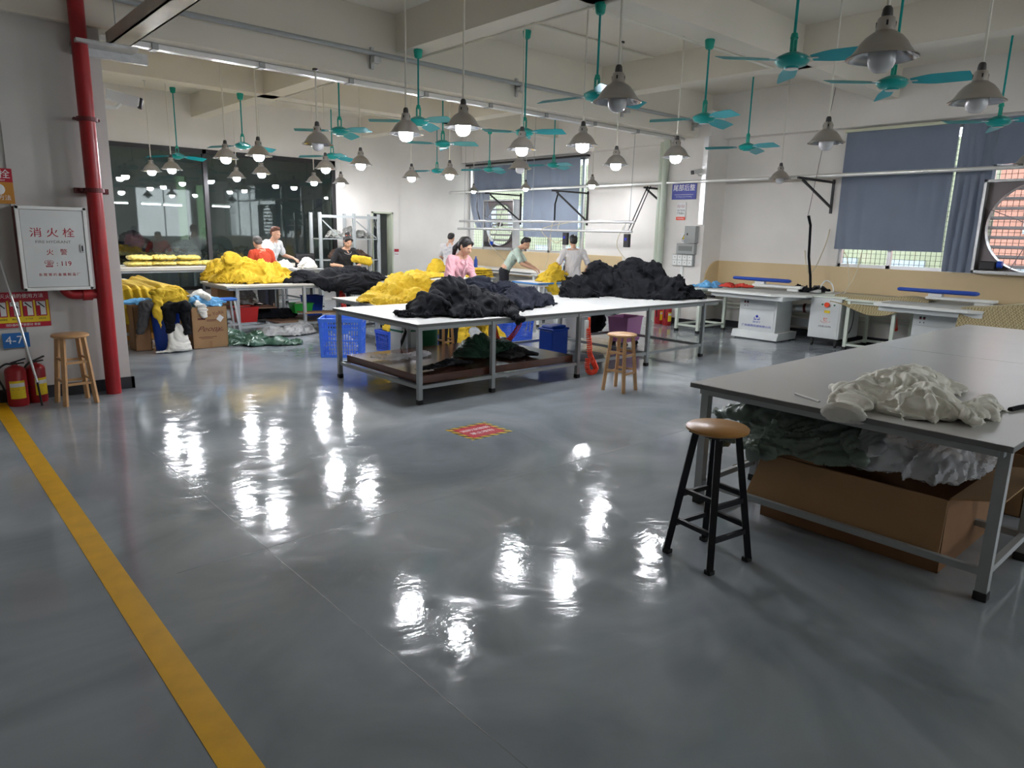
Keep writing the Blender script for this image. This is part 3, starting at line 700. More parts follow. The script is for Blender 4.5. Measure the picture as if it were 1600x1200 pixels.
# ------------------------------------------------------------------ garment heaps
def heap(name, lab, humps, base, m, cat='clothes', seed=1, amp=.05, fr=4.5, vox=.022, sleeves=8, parent=None, hang=None, st=(1, 1, 1.4), rolls=None):
    """humps: (x, y, rx, ry, height) mounds on the surface at height base; hang: blobs that fall over an edge"""
    rnd = random.Random(seed); b = B()
    for x, y, rx, ry, h in humps:
        b.hull([((x, y, base+.02), (rx, ry, .02)), ((x+rnd.uniform(-.15, .15)*rx, y+rnd.uniform(-.1, .1)*ry, base+h*.55), (rx*.62, ry*.62, h*.45))])
    for k in range(sleeves):
        x, y, rx, ry, h = rnd.choice(humps); a = rnd.uniform(0, 6.28); q = rnd.uniform(.2, .75)
        p = Vector((x+math.cos(a)*rx*q*.7, y+math.sin(a)*ry*q*.7, base+h*(1-q*.75)*.98)); c = a+rnd.uniform(-.9, .9); L = rnd.uniform(.14, .26)
        p2 = p+Vector((math.cos(c)*L, math.sin(c)*L, -h*.35)); p2.z = max(p2.z, base+.03)
        r1, r2 = rnd.uniform(.04, .065), rnd.uniform(.03, .05)
        b.hull([(p, (r1, r1, r1*.7)), (p2, (r2, r2, r2*.6))], 2)
    def top(px, py):
        z = base
        for x, y, rx, ry, h in humps:
            d = ((px-x)/rx)**2+((py-y)/ry)**2
            if d < 1: z = max(z, base+h*math.sqrt(1-d)*(1-.25*math.sqrt(d)))
        return z
    if rolls is None: rolls = min(30, len(humps)*3) if vox < .021 and base > .1 else 0
    for k in range(rolls):
        x, y, rx, ry, h = rnd.choice(humps); a = rnd.uniform(0, 6.28); bend = rnd.uniform(-.5, .5); q0 = rnd.uniform(.0, .45); r0 = rnd.uniform(.014, .030); P = []
        for i in range(6):
            q = q0+(1.02-q0)*i/5; P.append(Vector((x+math.cos(a)*rx*q, y+math.sin(a)*ry*q, 0))); a += bend*.5
        for i, p in enumerate(P): p.z = top(p.x, p.y)+r0*.1
        for p, p2 in zip(P, P[1:]):
            if p.z > base+.01: b.hull([(p, (r0, r0, r0)), (p2, (r0*.9, r0*.9, r0*.9))], 1)
    for e in (hang or []): b.hull(e)
    lo = base if not hang else None
    n = remeshed(b, vox, folds(amp, fr, seed, lo, st), 2)
    o = n.build(name, m, parent, smooth=True)
    if not parent: tag(o, lab, cat)
    return o
heap('clothes_heap', 'heap of black garments at the front left of the middle table',
     [(4.12, 6.12, .24, .14, .09), (4.32, 6.15, .28, .28, .27), (4.62, 6.25, .33, .32, .42), (4.8, 6.05, .33, .33, .34), (5.0, 6.35, .3, .3, .30), (4.95, 5.85, .3, .22, .22), (5.08, 6.1, .28, .3, .22), (4.6, 5.85, .3, .2, .18)], .80, BLK, seed=3, amp=.055, fr=4, sleeves=14, vox=.018,
     hang=[[((4.98, 5.68, .84), (.16, .12, .05)), ((5.02, 5.52, .77), (.09, .04, .06))]])
heap('clothes_heap', 'navy black garment pile in the middle of the table right of the woman in pink',
     [(5.45, 6.2, .33, .25, .14), (5.8, 6.35, .38, .32, .24), (6.1, 6.45, .28, .28, .15), (5.55, 6.85, .34, .30, .36), (5.3, 6.6, .25, .25, .22), (5.9, 6.8, .3, .3, .27)], .80, NAVY, seed=5, amp=.045, sleeves=10, vox=.018)
heap('clothes_heap', 'largest heap of black garments at the far right end of the middle table',
     [(7.55, 7.0, .42, .22, .30), (7.95, 6.95, .42, .28, .50), (8.3, 6.7, .42, .35, .44), (8.45, 6.85, .45, .35, .56), (8.65, 6.6, .38, .4, .52), (8.2, 6.4, .4, .35, .30), (8.6, 6.2, .38, .35, .34), (8.35, 6.02, .34, .25, .16), (8.75, 5.9, .22, .2, .12), (7.4, 6.85, .28, .2, .12)], .80, BLK, seed=8, amp=.06, fr=3.6, sleeves=22, vox=.02,
     hang=[[((7.85, 7.25, .95), (.45, .10, .12)), ((7.9, 7.36, .70), (.42, .05, .08))]])
heap('clothes_heap', 'large yellow garment heap on the cream topped table at left',
     [(3.98, 11.35, .22, .3, .14), (4.12, 11.35, .26, .3, .50), (4.38, 11.4, .3, .3, .42), (4.62, 11.3, .28, .3, .36), (4.8, 11.3, .26, .28, .33), (4.92, 11.15, .2, .25, .16), (4.3, 11.1, .3, .22, .2), (4.6, 11.0, .3, .15, .12), (4.1, 11.9, .3, .25, .38)], .80, YEL, seed=11, amp=.05, fr=5, sleeves=16)
heap('clothes_heap', 'black printed garments spread over the edge of the cream table before the woman in black',
     [(5.25, 11.05, .4, .4, .20), (5.75, 11.05, .42, .42, .24), (6.15, 11.05, .40, .42, .26), (6.4, 11.0, .28, .4, .16), (5.0, 11.0, .25, .3, .09)], .80, BLK, seed=13, amp=.05, fr=3.5, sleeves=8,
     hang=[[((5.35, 10.68, .86), (.3, .12, .06)), ((5.45, 10.56, .76), (.25, .05, .1))], [((5.95, 10.68, .88), (.5, .12, .07)), ((5.95, 10.55, .72), (.48, .05, .12))]])
heap('clothes_heap', 'yellow garment heap sloping down behind the left end of the middle table',
     [(5.45, 9.2, .3, .3, .16), (5.7, 9.35, .35, .35, .30), (6.0, 9.4, .35, .4, .42), (6.35, 9.5, .35, .4, .42), (5.6, 9.0, .3, .2, .12), (6.55, 9.35, .3, .4, .30), (6.0, 9.0, .35, .25, .22)], .62, YEL, seed=17, amp=.05, fr=5, sleeves=12,
     hang=[[((5.5, 8.95, .66), (.3, .15, .06)), ((5.45, 8.78, .52), (.3, .06, .12))], [((6.2, 8.95, .68), (.4, .15, .08)), ((6.2, 8.8, .5), (.4, .06, .12))]])
heap('clothes_heap', 'small yellow garment heap on the blue edged table next to the worker in light tee',
     [(9.2, 9.4, .22, .2, .14), (9.42, 9.45, .25, .22, .27), (9.62, 9.6, .2, .2, .34)], .80, YEL, seed=19, amp=.04, fr=6, sleeves=6, vox=.02,
     hang=[[((9.12, 9.3, .86), (.12, .12, .05)), ((9.2, 9.13, .62), (.1, .03, .1))]])
heap('clothes_heap', 'flat yellow garments with black print on the table strip left of the woman in pink',
     [(6.95, 10.95, .22, .25, .10), (7.3, 10.95, .3, .25, .16), (7.6, 11.1, .3, .25, .13), (8.0, 11.3, .35, .3, .09)], .80, YEL, seed=21, amp=.03, fr=6, sleeves=5, vox=.02)
for k in range(4):
    b = B().box((8.5, 10.65, .802+k*.045), (9.0-.02*k, 10.98, .842+k*.045), .018)
    n = remeshed(b, .014, folds(.015, 9, 30+k, None), 1); o = n.build('folded_garment', YEL, smooth=True)
    tag(o, ['yellow folded garment at the bottom of the stack right of the woman in pink', 'yellow folded garment second from the bottom of the stack beside the woman in pink', 'yellow folded garment second from the top of the stack beside the woman in pink', 'yellow folded garment topmost of the stack right of the woman in pink'][k], 'garment', 'folded garments')
heap('clothes_heap', 'yellow garment bundle next to the worker with the printed back',
     [(9.0, 12.6, .25, .25, .30), (9.3, 12.7, .2, .2, .16)], .80, YEL, seed=24, amp=.035, fr=6, sleeves=3, vox=.022)
table('work_table', 'small table holding a yellow bundle beside the worker with the printed back', 8.7, 9.6, 12.3, 13.0, .80, (8.8, 9.5), leg_m=WHITEM, lw=.035)
# print on the black garments
for i, (x, y, z, s) in enumerate(((5.45, 10.9, 1.03, 'ATHLETIC'), (6.15, 10.9, 1.09, 'ORIGINAL'))): pass
# bags of yellow garments
for k, (x, y, z, w) in enumerate([(3.62, 14.75, .89, .40), (4.08, 14.8, .89, .42), (4.55, 14.8, .89, .42), (4.98, 14.8, .89, .35), (3.66, 14.78, .995, .36), (4.1, 14.8, .995, .38), (4.56, 14.8, .995, .36), (5.9, 14.9, .89, .5)]):
    b = B().hull([((x-w*.35, y, z+.055), (.1, .22, .05)), ((x+w*.35, y, z+.055), (.1, .22, .05))])
    n = remeshed(b, .016, folds(.018, 9, 40+k, z), 1); o = n.build('garment_bag', YELP, smooth=True)
    tag(o, ['leftmost clear bag of yellow garments, lower layer, against the glass', 'clear bag of yellow garments, lower layer, second from left', 'clear bag of yellow garments, lower layer, third from left', 'clear bag of yellow garments lying alone right of the bag stacks', 'clear bag of yellow garments on top of the leftmost stack', 'clear bag of yellow garments on top of the middle stack', 'clear bag of yellow garments on top of the right stack', 'clear bag of yellow garments behind the worker in red'][k], 'bag', 'bagged yellow garments on the back table')
# yellow cloth draped over narrow table
def drape(name, lab, fn, nu, nv, m, th=.006, cat='cloth', sub=0, parent=None):
    o = B().grid(fn, nu, nv, th).build(name, m, parent, smooth=True)
    if not parent: tag(o, lab, cat)
    return o
def d1(u, v):   # u across x, v from back to hanging front
    x = 2.22+.95*u; fz = noise.noise(Vector((u*6, v*2, 3)))*.05+abs(noise.noise(Vector((u*9+v*2, v*1.5, 9))))*.07
    if v < .55: return Vector((x, 12.7-2.0*v/.55*1.0, .80+fz+.06*math.sin(u*9+v*5)*.3+.10*max(0, .5-u)))
    w = (v-.55)/.45; return Vector((x+.12*w+.2*w*u, 10.68-.06*w-fz*1.4, .80-.62*w*(.35+.65*abs(math.sin(u*2.2+.6)))*1.0+fz*.5))
drape('yellow_cloth', 'big yellow cloth draped over the narrow table beside the left wall edge', d1, 60, 50, YEL)
# cartons and laundry at the floor
def carton(name, lab, x0, x1, y0, y1, h, m=CARD, flaps=True, open_=True, loc=None, rz=0, z0=0):
    t = thing(name, lab, 'box', ((x0+x1)/2, (y0+y1)/2, z0), rz); a, c = (x1-x0)/2, (y1-y0)/2; w = .006
    b = B().box((-a, -c, 0), (a, c, w)).box((-a, -c, 0), (-a+w, c, h)).box((a-w, -c, 0), (a, c, h)).box((-a, -c, 0), (a, -c+w, h)).box((-a, c-w, 0), (a, c, h))
    if not open_: b.box((-a, -c, h-w), (a, c, h))
    b.build('carton_body', m, t)
    return t
t = carton('cardboard_box', 'tall brown cardboard box with handwriting and a white label, left of the green tarpaulin', 3.08, 3.56, 10.05, 10.40, .575)
X0, Y0 = 3.08, 10.05
text('Peony', .10, (3.30, 10.049, .27), FY, INKBR, t, 'handwriting', shear=.5, sx=1.3); text('New YoRk', .07, (3.36, 10.049, .47), (90, -10, 0), INKBR, t, 'handwriting')
B().box((3.16, 10.047, .40), (3.26, 10.05, .425)).box((3.28, 10.047, .39), (3.43, 10.05, .398)).box((3.28, 10.047, .375), (3.40, 10.05, .381)).box((3.38, 10.047, .25), (3.50, 10.05, .256)).box((3.35, 10.047, .232), (3.50, 10.05, .238)).box((3.16, 10.047, .155), (3.40, 10.05, .162)).box((3.19, 10.047, .135), (3.35, 10.05, .14)).build('printed_line', INKBR, t, True)
B().box((3.30, 10.046, -.035), (3.335, 10.05, .10)).build('tape', mat('brown tape', (.34, .18, .08), .3), t, True).location.z = .0
B().box((-.035, -.0015, -.04), (.035, .0015, .04), rot=(0, R(38), 0)).build('label_tag', PAPER, t).location = Vector((3.46, 10.045, .41))-t.location
heap('plastic_bundle', 'light blue plastic and cloth bundle stuffed in the tall cardboard box', [(3.3, 10.22, .2, .14, .17), (3.42, 10.2, .14, .14, .12), (3.2, 10.24, .12, .12, .12)], .56, BLUP, seed=50, amp=.035, fr=8, vox=.014, sleeves=5, cat='plastic')
heap('white_cloth', 'crumpled white cloth hanging over the rim of the tall cardboard box', [(3.3, 10.3, .16, .12, .13)], .66, WHT, seed=51, amp=.025, fr=9, vox=.014, sleeves=2, cat='cloth',
     hang=[[((3.18, 10.1, .62), (.05, .06, .05)), ((3.24, 10.02, .46), (.05, .03, .05)), ((3.23, 10.03, .56), (.06, .03, .05))]])
t = thing('laundry_bin', 'blue bin half hidden under dark trousers left of the tall box', 'bin', (2.82, 10.3, 0))
B().lathe([(0, 0), (.15, 0), (.19, .55), (.18, .55), (.145, .015), (0, .015)], n=24).build('bin_body', BLUD, t, smooth=True)
o = remeshed(B().hull([((2.86, 10.1, .58), (.18, .12, .08)), ((2.98, 10.02, .60), (.1, .1, .08))]).hull([((2.80, 10.06, .55), (.09, .06, .06)), ((2.79, 10.0, .30), (.075, .04, .05))]).hull([((2.97, 10.02, .55), (.07, .05, .06)), ((2.99, 9.98, .25), (.06, .035, .04))]), .014, folds(.03, 7, 52), 2).build('dark_trousers', BLK, smooth=True)
tag(o, 'black trousers hanging over the blue bin beside the tall box', 'trousers')
o = remeshed(B().hull([((2.88, 10.04, .33), (.12, .05, .05)), ((2.87, 9.96, .03), (.17, .09, .03))]).hull([((2.65, 9.95, .02), (.1, .05, .02)), ((2.9, 9.98, .02), (.15, .06, .02))]), .014, folds(.022, 8, 53, 0), 1).build('white_cloth', WHT, smooth=True)
tag(o, 'white cloth trailing on the floor under the black trousers', 'cloth')
o = remeshed(B().hull([((2.72, 10.25, .78), (.1, .1, .06)), ((2.98, 10.32, .80), (.1, .1, .07))]).hull([((2.72, 10.22, .76), (.08, .06, .05)), ((2.66, 10.05, .48), (.06, .03, .05))]).hull([((2.66, 10.05, .5), (.05, .03, .04)), ((2.67, 10.0, .33), (.015, .012, .02))]).hull([((2.9, 10.3, .7), (.2, .12, .1)), ((2.8, 10.3, .55), (.15, .12, .03))]), .014, folds(.03, 7, 54), 2).build('yellow_shirt', YEL, smooth=True)
tag(o, 'yellow garment with a pointed end hanging over the laundry by the tall box', 'garment')
o = heap('blue_cloth', 'small pale blue cloth at the left of the hanging yellow garment', [(2.55, 10.35, .14, .1, .08)], .62, BLUP, seed=55, amp=.02, fr=9, vox=.014, sleeves=2, cat='cloth')
o = remeshed(B().hull([((2.58, 10.2, .64), (.1, .08, .05)), ((2.45, 10.15, .28), (.06, .04, .05))]), .014, folds(.02, 8, 56), 1).build('grey_jacket', mat('charcoal cloth', (.05, .048, .05), .8), smooth=True); tag(o, 'charcoal garment hanging at the far left of the laundry pile', 'garment')
t = carton('cardboard_box', 'narrow cardboard box standing behind the laundry pile near the wall edge', 2.42, 2.62, 10.3, 10.6, .60, CARDD)
t = carton('cardboard_box', 'orange brown box under the narrow table with yellow cloth', 2.55, 3.0, 11.3, 11.8, .70, mat('orange board', (.42, .19, .03), .7))
heap('green_tarpaulin', 'crumpled dark green tarpaulin lying on the floor right of the tall cardboard box', [(3.72, 10.3, .25, .3, .20), (4.0, 10.1, .25, .25, .16), (4.2, 9.85, .22, .22, .12), (4.35, 9.75, .16, .16, .07), (3.9, 9.95, .2, .18, .10)], 0, GRNT, seed=60, amp=.045, fr=6, vox=.018, sleeves=6, cat='tarpaulin')
heap('plastic_bag', 'translucent grey plastic bag on the floor under the cream topped table', [(4.45, 10.75, .3, .25, .20), (4.75, 10.65, .3, .25, .17), (5.0, 10.7, .22, .2, .22)], 0, PLAG, seed=61, amp=.03, fr=8, vox=.018, sleeves=3, cat='bag')
heap('black_bag', 'dark bag with clothes on the shelf under the cream topped table', [(4.55, 11.4, .35, .25, .24), (4.9, 11.35, .3, .25, .16)], .2, BLK, seed=62, amp=.03, fr=7, vox=.02, sleeves=3, cat='bag')
heap('plastic_bag', 'clear crumpled plastic bag hanging in front of the boxes under the cream table', [(4.35, 11.35, .2, .15, .26)], .45, PLAG, seed=63, amp=.03, fr=9, vox=.018, sleeves=2, cat='bag')
def basket(name, lab, x, y, w, d, h, z, m, rz=0, cat='basket'):
    t = thing(name, lab, cat, (x, y, z), rz); k = .85; w2, d2 = w/2, d/2
    def ring(s, zz): return [Vector((sx*w2*s, sy*d2*s, zz)) for sx, sy in ((-1, -1), (1, -1), (1, 1), (-1, 1))]
    b = B(); A, C = ring(k, 0), ring(1, h); A2, C2 = ring(k*.93, .008), ring(.94, h)
    bm = b.bm; V = [[bm.verts.new(p) for p in r] for r in (A, C, C2, A2)]
    bm.faces.new(V[0][::-1]); bm.faces.new(V[3])
    for r, q in zip(V, V[1:]):
        for i in range(4): bm.faces.new((r[i], r[(i+1) % 4], q[(i+1) % 4], q[i]))
    b.build('tub', m, t)
    rm = B(); 
    for a, c in (((-w2-.01, -d2-.01, h-.015), (w2+.01, -d2+.008, h)), ((-w2-.01, d2-.008, h-.015), (w2+.01, d2+.01, h)), ((-w2-.01, -d2, h-.015), (-w2+.008, d2, h)), ((w2-.008, -d2, h-.015), (w2+.01, d2, h))): rm.box(a, c)
    rm.build('rim', m, t); return t
basket('plastic_basket', 'red plastic basket under the cream table left', 4.2, 11.1, .36, .3, .24, .2, REDB)
basket('plastic_basket', 'small green plastic basket under the cream topped table', 5.2, 11.2, .34, .24, .16, .28, GRNP)
t = basket('plastic_bin', 'dark blue plastic box beside the green basket under the table', 5.5, 11.4, .3, .25, .34, .2, BLUD, cat='bin')
heap('white_bundle', 'small white folded cloth in the green basket', [(5.18, 11.18, .11, .08, .10)], .36, WHT, seed=64, amp=.01, vox=.015, sleeves=0, cat='cloth')
o = B().box((4.6, 10.7, .17), (6.5, 11.5, .2)).build('lower_board', mat('brown shelf board', (.20, .11, .07), .5)); tag(o, 'brown shelf board on the lower rails of the cream topped table', 'board')
o = B().bar((5.0, 10.75, .33), (6.4, 10.9, .28), .30, .015).build('card_sheet', CARD); tag(o, 'loose cardboard sheet lying under the cream topped table', 'cardboard')
t = carton('cardboard_box', 'cardboard box on the far side beneath the cream topped table', 3.9, 4.15, 11.35, 11.65, .28, z0=.45)
t = carton('cardboard_box', 'cardboard box next to its twin beneath the cream topped table', 4.18, 4.4, 11.35, 11.65, .30, z0=.42)
o = B().box((3.95, 11.0, .4), (4.7, 11.72, .42)).build('shelf_board', MT['brown shelf board']); tag(o, 'small raised shelf board carrying boxes under the cream table', 'board')
t = thing('step_stool', 'low stool with blue seat and grey metal legs at the corner of the cream table', 'stool', (3.72, 10.55, 0))
B().box((-.15, -.1, .60), (.15, .1, .64), .015).build('seat', mat('blue seat plastic', (.03, .14, .50), .4), t)
for sx in (-1, 1):
    for sy in (-1, 1): B().bar((sx*.17, sy*.12, 0), (sx*.11, sy*.08, .6), .025, .025).build('leg', GALV, t)
B().bar((-.15, -.11, .25), (.15, -.11, .25), .02).build('rung', GALV, t)
# red ribbons / bag under black garments
o = heap('red_bag', 'red and gold printed bag hanging under the black printed garments', [(5.72, 10.75, .07, .06, .34)], .35, mat('red gold print', (.6, .03, .02), .4, var=.7, vs=40), seed=66, amp=.02, fr=12, vox=.015, sleeves=0, cat='bag')
# white bags and boxes behind
heap('white_bag', 'white plastic bag lying behind the large yellow heap', [(5.35, 12.1, .16, .12, .16)], .95, WHT, seed=67, amp=.02, fr=9, vox=.016, sleeves=2, cat='bag')
heap('white_bag', 'white crumpled bag behind the black printed garments', [(5.8, 12.15, .2, .14, .20)], .95, WHT, seed=68, amp=.025, fr=9, vox=.016, sleeves=2, cat='bag')
table('side_table', 'small side table behind the cream topped table holding white bags', 5.15, 6.05, 11.95, 12.5, .95, (5.25, 5.95), lw=.035, group='side tables', rail=False)

# ------------------------------------------------------------------ perforated crates
def crate(lab, x, y, z, w, d, h, m, rz=0):
    t = thing('plastic_crate', lab, 'crate', (x, y, z), rz, 'blue plastic crates'); a, c = w/2, d/2; T = .008
    B().box((-a*.93, -c*.93, 0), (a*.93, c*.93, .012)).build('base', m, t)
    for side in range(4):
        L = a if side % 2 == 0 else c; D = c if side % 2 == 0 else a
        b = B(); n = 16 if L > .2 else 11; k0 = .93
        def P(u, zz): s = k0+(1-k0)*zz/h; return Vector((u*L*s, -D*s, zz))
        def wl(u0, u1, z0, z1, o=0):
            q = [P(u0, z0), P(u1, z0), P(u1, z1), P(u0, z1)]; b.prism([p+Vector((0, -o, 0)) for p in q], (0, T+o, 0))
        wl(-1, 1, 0, .035); wl(-1, 1, h-.05, h, .012); wl(-1, 1, h*.70, h*.75, .003); wl(-1, 1, h*.42, h*.455, .003)
        wl(-.32, .32, h*.62, h*.75, .002); wl(-1, -.9, 0, h, .004); wl(.9, 1, 0, h, .004)
        for zz in (h*.16, h*.25, h*.34): wl(-1, 1, zz, zz+.008)
        for i in range(1, n):
            u = -1+2*i/n; wl(u-.022, u+.022, .03, h-.04)
        bb = b.build('side_wall', m, t); bb.rotation_euler = (0, 0, side*math.pi/2)
    return t
crate('bright blue perforated plastic crate standing on the floor left of the middle table', 4.53, 8.50, 0, .56, .40, .52, BLUL, R(-38))
o = heap('plastic_wrap', 'clear plastic wrap inside the bright blue crate', [(4.53, 8.5, .2, .16, .28)], .015, PLA, seed=70, amp=.03, fr=10, vox=.02, sleeves=2, cat='plastic')
crate('blue crate with yellow garments behind the left leg of the middle table', 5.35, 8.45, 0, .5, .36, .30, BLUC, 0)
crate('blue crate on the floor behind the middle of the table, empty side outward', 7.45, 8.30, 0, .5, .36, .32, BLUC, .1)
crate('blue crate beneath the yellow heap, hidden behind the woman in pink', 6.3, 8.5, 0, .5, .36, .30, BLUC, 0)
heap('clothes_heap', 'yellow garments bulging out of the blue crate behind the left table leg', [(5.3, 8.42, .22, .17, .16), (5.5, 8.45, .18, .15, .12)], .29, YEL, seed=71, amp=.035, fr=8, vox=.018, sleeves=4)
heap('clothes_heap', 'yellow garments spilling from a crate under the table behind the seated woman', [(6.15, 8.45, .26, .2, .30), (6.5, 8.4, .3, .2, .26), (6.85, 8.35, .25, .2, .2)], .28, YEL, seed=72, amp=.04, fr=7, vox=.018, sleeves=5,
     hang=[[((6.2, 8.3, .36), (.3, .08, .05)), ((6.2, 8.2, .08), (.25, .06, .05))], [((6.8, 8.25, .3), (.2, .08, .05)), ((6.95, 8.1, .05), (.18, .06, .04))]])

# ------------------------------------------------------------------ things around the middle table
t = thing('thread_sucking_machine', 'grey and green thread trimming machine on the floor behind the middle table', 'machine', (4.95, 7.5, 0))
B().box((4.72, 7.36, .02), (5.0, 7.62, .53), .008).build('cabinet', mat('machine grey', (.62, .64, .62), .35), t, True)
B().box((4.718, 7.357, .43), (5.002, 7.62, .455)).build('green_stripe', MGRN, t, True)
p = B().box((4.722, 7.352, .46), (4.998, 7.36, .525)).build('front_panel', PAPER, t, True)
B().box((4.90, 7.349, .47), (4.95, 7.353, .51), .008).build('switch', DARKM, p, True); text('AXE', .04, (4.82, 7.3515, .495), FY, INKK, p)
B().cyl((5.2, 7.55, 0), (5.2, 7.55, .55), .17, n=28).build('tank', MGRN, t, True, smooth=True)
B().tube([(4.74, 7.30, .52), (4.70, 7.24, .46), (4.64, 7.22, .35), (4.60, 7.22, .2), (4.62, 7.25, .08), (4.70, 7.34, .06)], .022, 12).build('suction_hose', RUB, t, True, smooth=True)
heap('tarpaulin_bag', 'dark green tarpaulin bag lying on the brown board under the middle table', [(4.9, 6.2, .22, .22, .15), (5.15, 6.35, .3, .25, .22), (5.45, 6.35, .3, .25, .14)], .278, GRNT, seed=75, amp=.03, fr=6, vox=.016, sleeves=3, cat='bag')
heap('black_umbrella_bag', 'flat folded black bag on the brown board near the front table leg', [(4.12, 5.86, .22, .07, .05), (4.4, 5.92, .2, .06, .06)], .278, mat('shiny black fabric', (.02, .02, .025), .3), seed=76, amp=.012, fr=10, vox=.012, sleeves=2, cat='bag')
heap('plastic_wrap', 'crumpled clear plastic wrap lying on the left end of the brown board', [(4.1, 6.55, .18, .12, .05), (4.45, 6.6, .2, .12, .05)], .278, PLA, seed=77, amp=.018, fr=12, vox=.014, sleeves=2, cat='plastic')
heap('grey_cloth', 'grey garment on the brown board behind the green tarpaulin bag', [(5.3, 5.95, .2, .15, .05), (5.5, 6.1, .2, .12, .06)], .278, mat('charcoal knit', (.06, .06, .065), .85), seed=78, amp=.015, fr=9, vox=.014, sleeves=1, cat='cloth')
def coil(name, lab, pts, r, turns, wr=.007):
    q = []; pts = [Vector(p) for p in pts]; n = turns*10
    for i in range(n+1):
        u = i/n*(len(pts)-1); k = min(int(u), len(pts)-2); f = u-k
        p0, p1, p2, p3 = [pts[max(0, min(len(pts)-1, k+j))] for j in (-1, 0, 1, 2)]
        c = .5*((2*p1)+(p2-p0)*f+(2*p0-5*p1+4*p2-p3)*f*f+(3*p1-p0-3*p2+p3)*f**3)
        d = ((p2-p1)).normalized(); a = d.cross(Vector((.3, 1, .1))).normalized(); b_ = d.cross(a); th = 2*math.pi*i/10
        q.append(c+a*r*math.cos(th)+b_*r*math.sin(th))
    return tag(B().tube(q, wr, 5).build(name, ORG, smooth=True), lab, 'hose')
coil('coiled_air_hose', 'orange coiled air hose hanging from the middle table front leg', [(6.08, 5.50, .60), (6.10, 5.48, .45), (6.12, 5.48, .3), (6.2, 5.48, .18), (6.24, 5.48, .10), (6.16, 5.48, .07), (6.10, 5.49, .12), (6.11, 5.50, .24)], .028, 46)
coil('coiled_air_hose', 'orange coiled air hose drooping behind the middle table from the crate side', [(6.15, 6.7, .66), (6.1, 6.7, .52), (5.95, 6.65, .40), (5.78, 6.6, .33), (5.66, 6.6, .36), (5.60, 6.6, .48), (5.58, 6.6, .60)], .026, 46)
t = thing('air_gun_holder', 'white and orange switch box clamped to the middle table front edge', 'holder', (6.08, 5.52, .62))
B().box((6.04, 5.49, .48), (6.09, 5.52, .70), .004).build('box_body', WHITEM, t, True); B().box((6.10, 5.49, .58), (6.12, 5.52, .73), .004).build('orange_grip', LOGOR, t, True)
t = thing('hanging_strap', 'white cable loop hanging beside the drooping orange hose', 'cable', (6.2, 6.7, .7)); o = B().tube([(6.16, 6.66, .76), (6.2, 6.66, .55), (6.17, 6.66, .42), (6.24, 6.66, .42), (6.25, 6.66, .55), (6.2, 6.66, .76)], .006, 6).build('cable', WHITEM, t, True)
t = thing('waste_bin', 'blue plastic waste bin with swing lid behind the middle table', 'bin', (6.98, 6.95, 0), .1)
B().box((-.17, -.13, 0), (.17, .13, .36), .02).build('bin_body', BLUD, t); B().box((-.18, -.14, .355), (.18, .14, .385), .01).box((-.15, -.11, .38), (.15, .11, .42), .02).build('lid', BLUD, t)
t = basket('utility_cart', 'pink purple plastic cart on castors at the far end of the middle table', 8.55, 6.95, .5, .34, .38, .07, PINKP, .2, 'cart')
for sx in (-1, 1):
    for sy in (-1, 1): c_ = B().cyl((sx*.17-.012, sy*.12, .0), (sx*.17+.012, sy*.12, 0), .03, n=12).box((sx*.17-.01, sy*.12-.01, 0), (sx*.17+.01, sy*.12+.01, .05)).build('castor', RUB, t); c_.location.z = -.04
B().cyl((.25, 0, .30), (.33, 0, .30), .025, n=10).build('handle', BLUD, t)
o = remeshed(B().hull([((8.15, 7.4, .72), (.50, .06, .08)), ((8.2, 7.42, .20), (.42, .07, .08))]), .02, folds(.04, 5, 80), 2).build('hanging_cloth', BLK, smooth=True); tag(o, 'black fabric hanging down behind the far end of the middle table', 'cloth')
t = carton('paper_bundle', 'grey white bundle on the lower rails at the middle of the table', 7.45, 7.75, 6.95, 7.25, .30, PAPER, z0=.19)
heap('black_cable_pile', 'dark cables and tools on the lower shelf behind the stool', [(6.35, 6.7, .22, .1, .05), (6.6, 6.65, .15, .1, .06)], .278, DARKM, seed=81, amp=.01, fr=12, vox=.014, sleeves=5, cat='cables')
bpy.data.objects.remove(bpy.data.objects[[o.name for o in bpy.data.objects if o.name.startswith('black_cable_pile')][-1]])
heap('black_cable_pile', 'dark tools on the right end of the thick brown board', [(5.75, 6.85, .2, .08, .04), (5.95, 6.8, .1, .08, .05)], .278, DARKM, seed=81, amp=.01, fr=12, vox=.014, sleeves=4, cat='tools')
wood_stool((5.62, 7.75, 0), .3, .62, 'wooden stool behind the middle table where the woman in pink sits', WOOD, .15, .12)

# ------------------------------------------------------------------ near right table
heap('white_sweatshirt', 'crumpled cream white sweatshirt lying on the near right table', [(4.05, 1.25, .30, .22, .13), (4.3, 1.45, .34, .24, .17), (4.55, 1.5, .28, .2, .14), (4.1, 1.5, .25, .18, .12), (4.2, 1.05, .28, .12, .07), (3.92, 1.55, .16, .12, .09), (4.7, 1.35, .2, .12, .06)], .80, CREAM, seed=93, amp=.030, fr=4.2, vox=.008, sleeves=8, rolls=42, cat='sweatshirt',
     hang=[[((3.80, 1.5, .84), (.12, .10, .03)), ((3.66, 1.49, .80), (.05, .09, .035)), ((3.64, 1.5, .775), (.025, .07, .03))]])
o = B().cyl((3.78, 1.68, .806), (3.86, 1.86, .806), .006, n=10).build('white_marker', PAPER, smooth=True); tag(o, 'thin white chalk marker lying on the near table left of the sweatshirt', 'marker')
o = B().tube([(4.45, .95, .808), (4.55, .93, .81), (4.62, .90, .815), (4.75, .86, .81), (4.95, .84, .81)], .014, 8).build('black_strap', BLK, smooth=True); tag(o, 'black strap on the near table right of the white sweatshirt', 'strap')
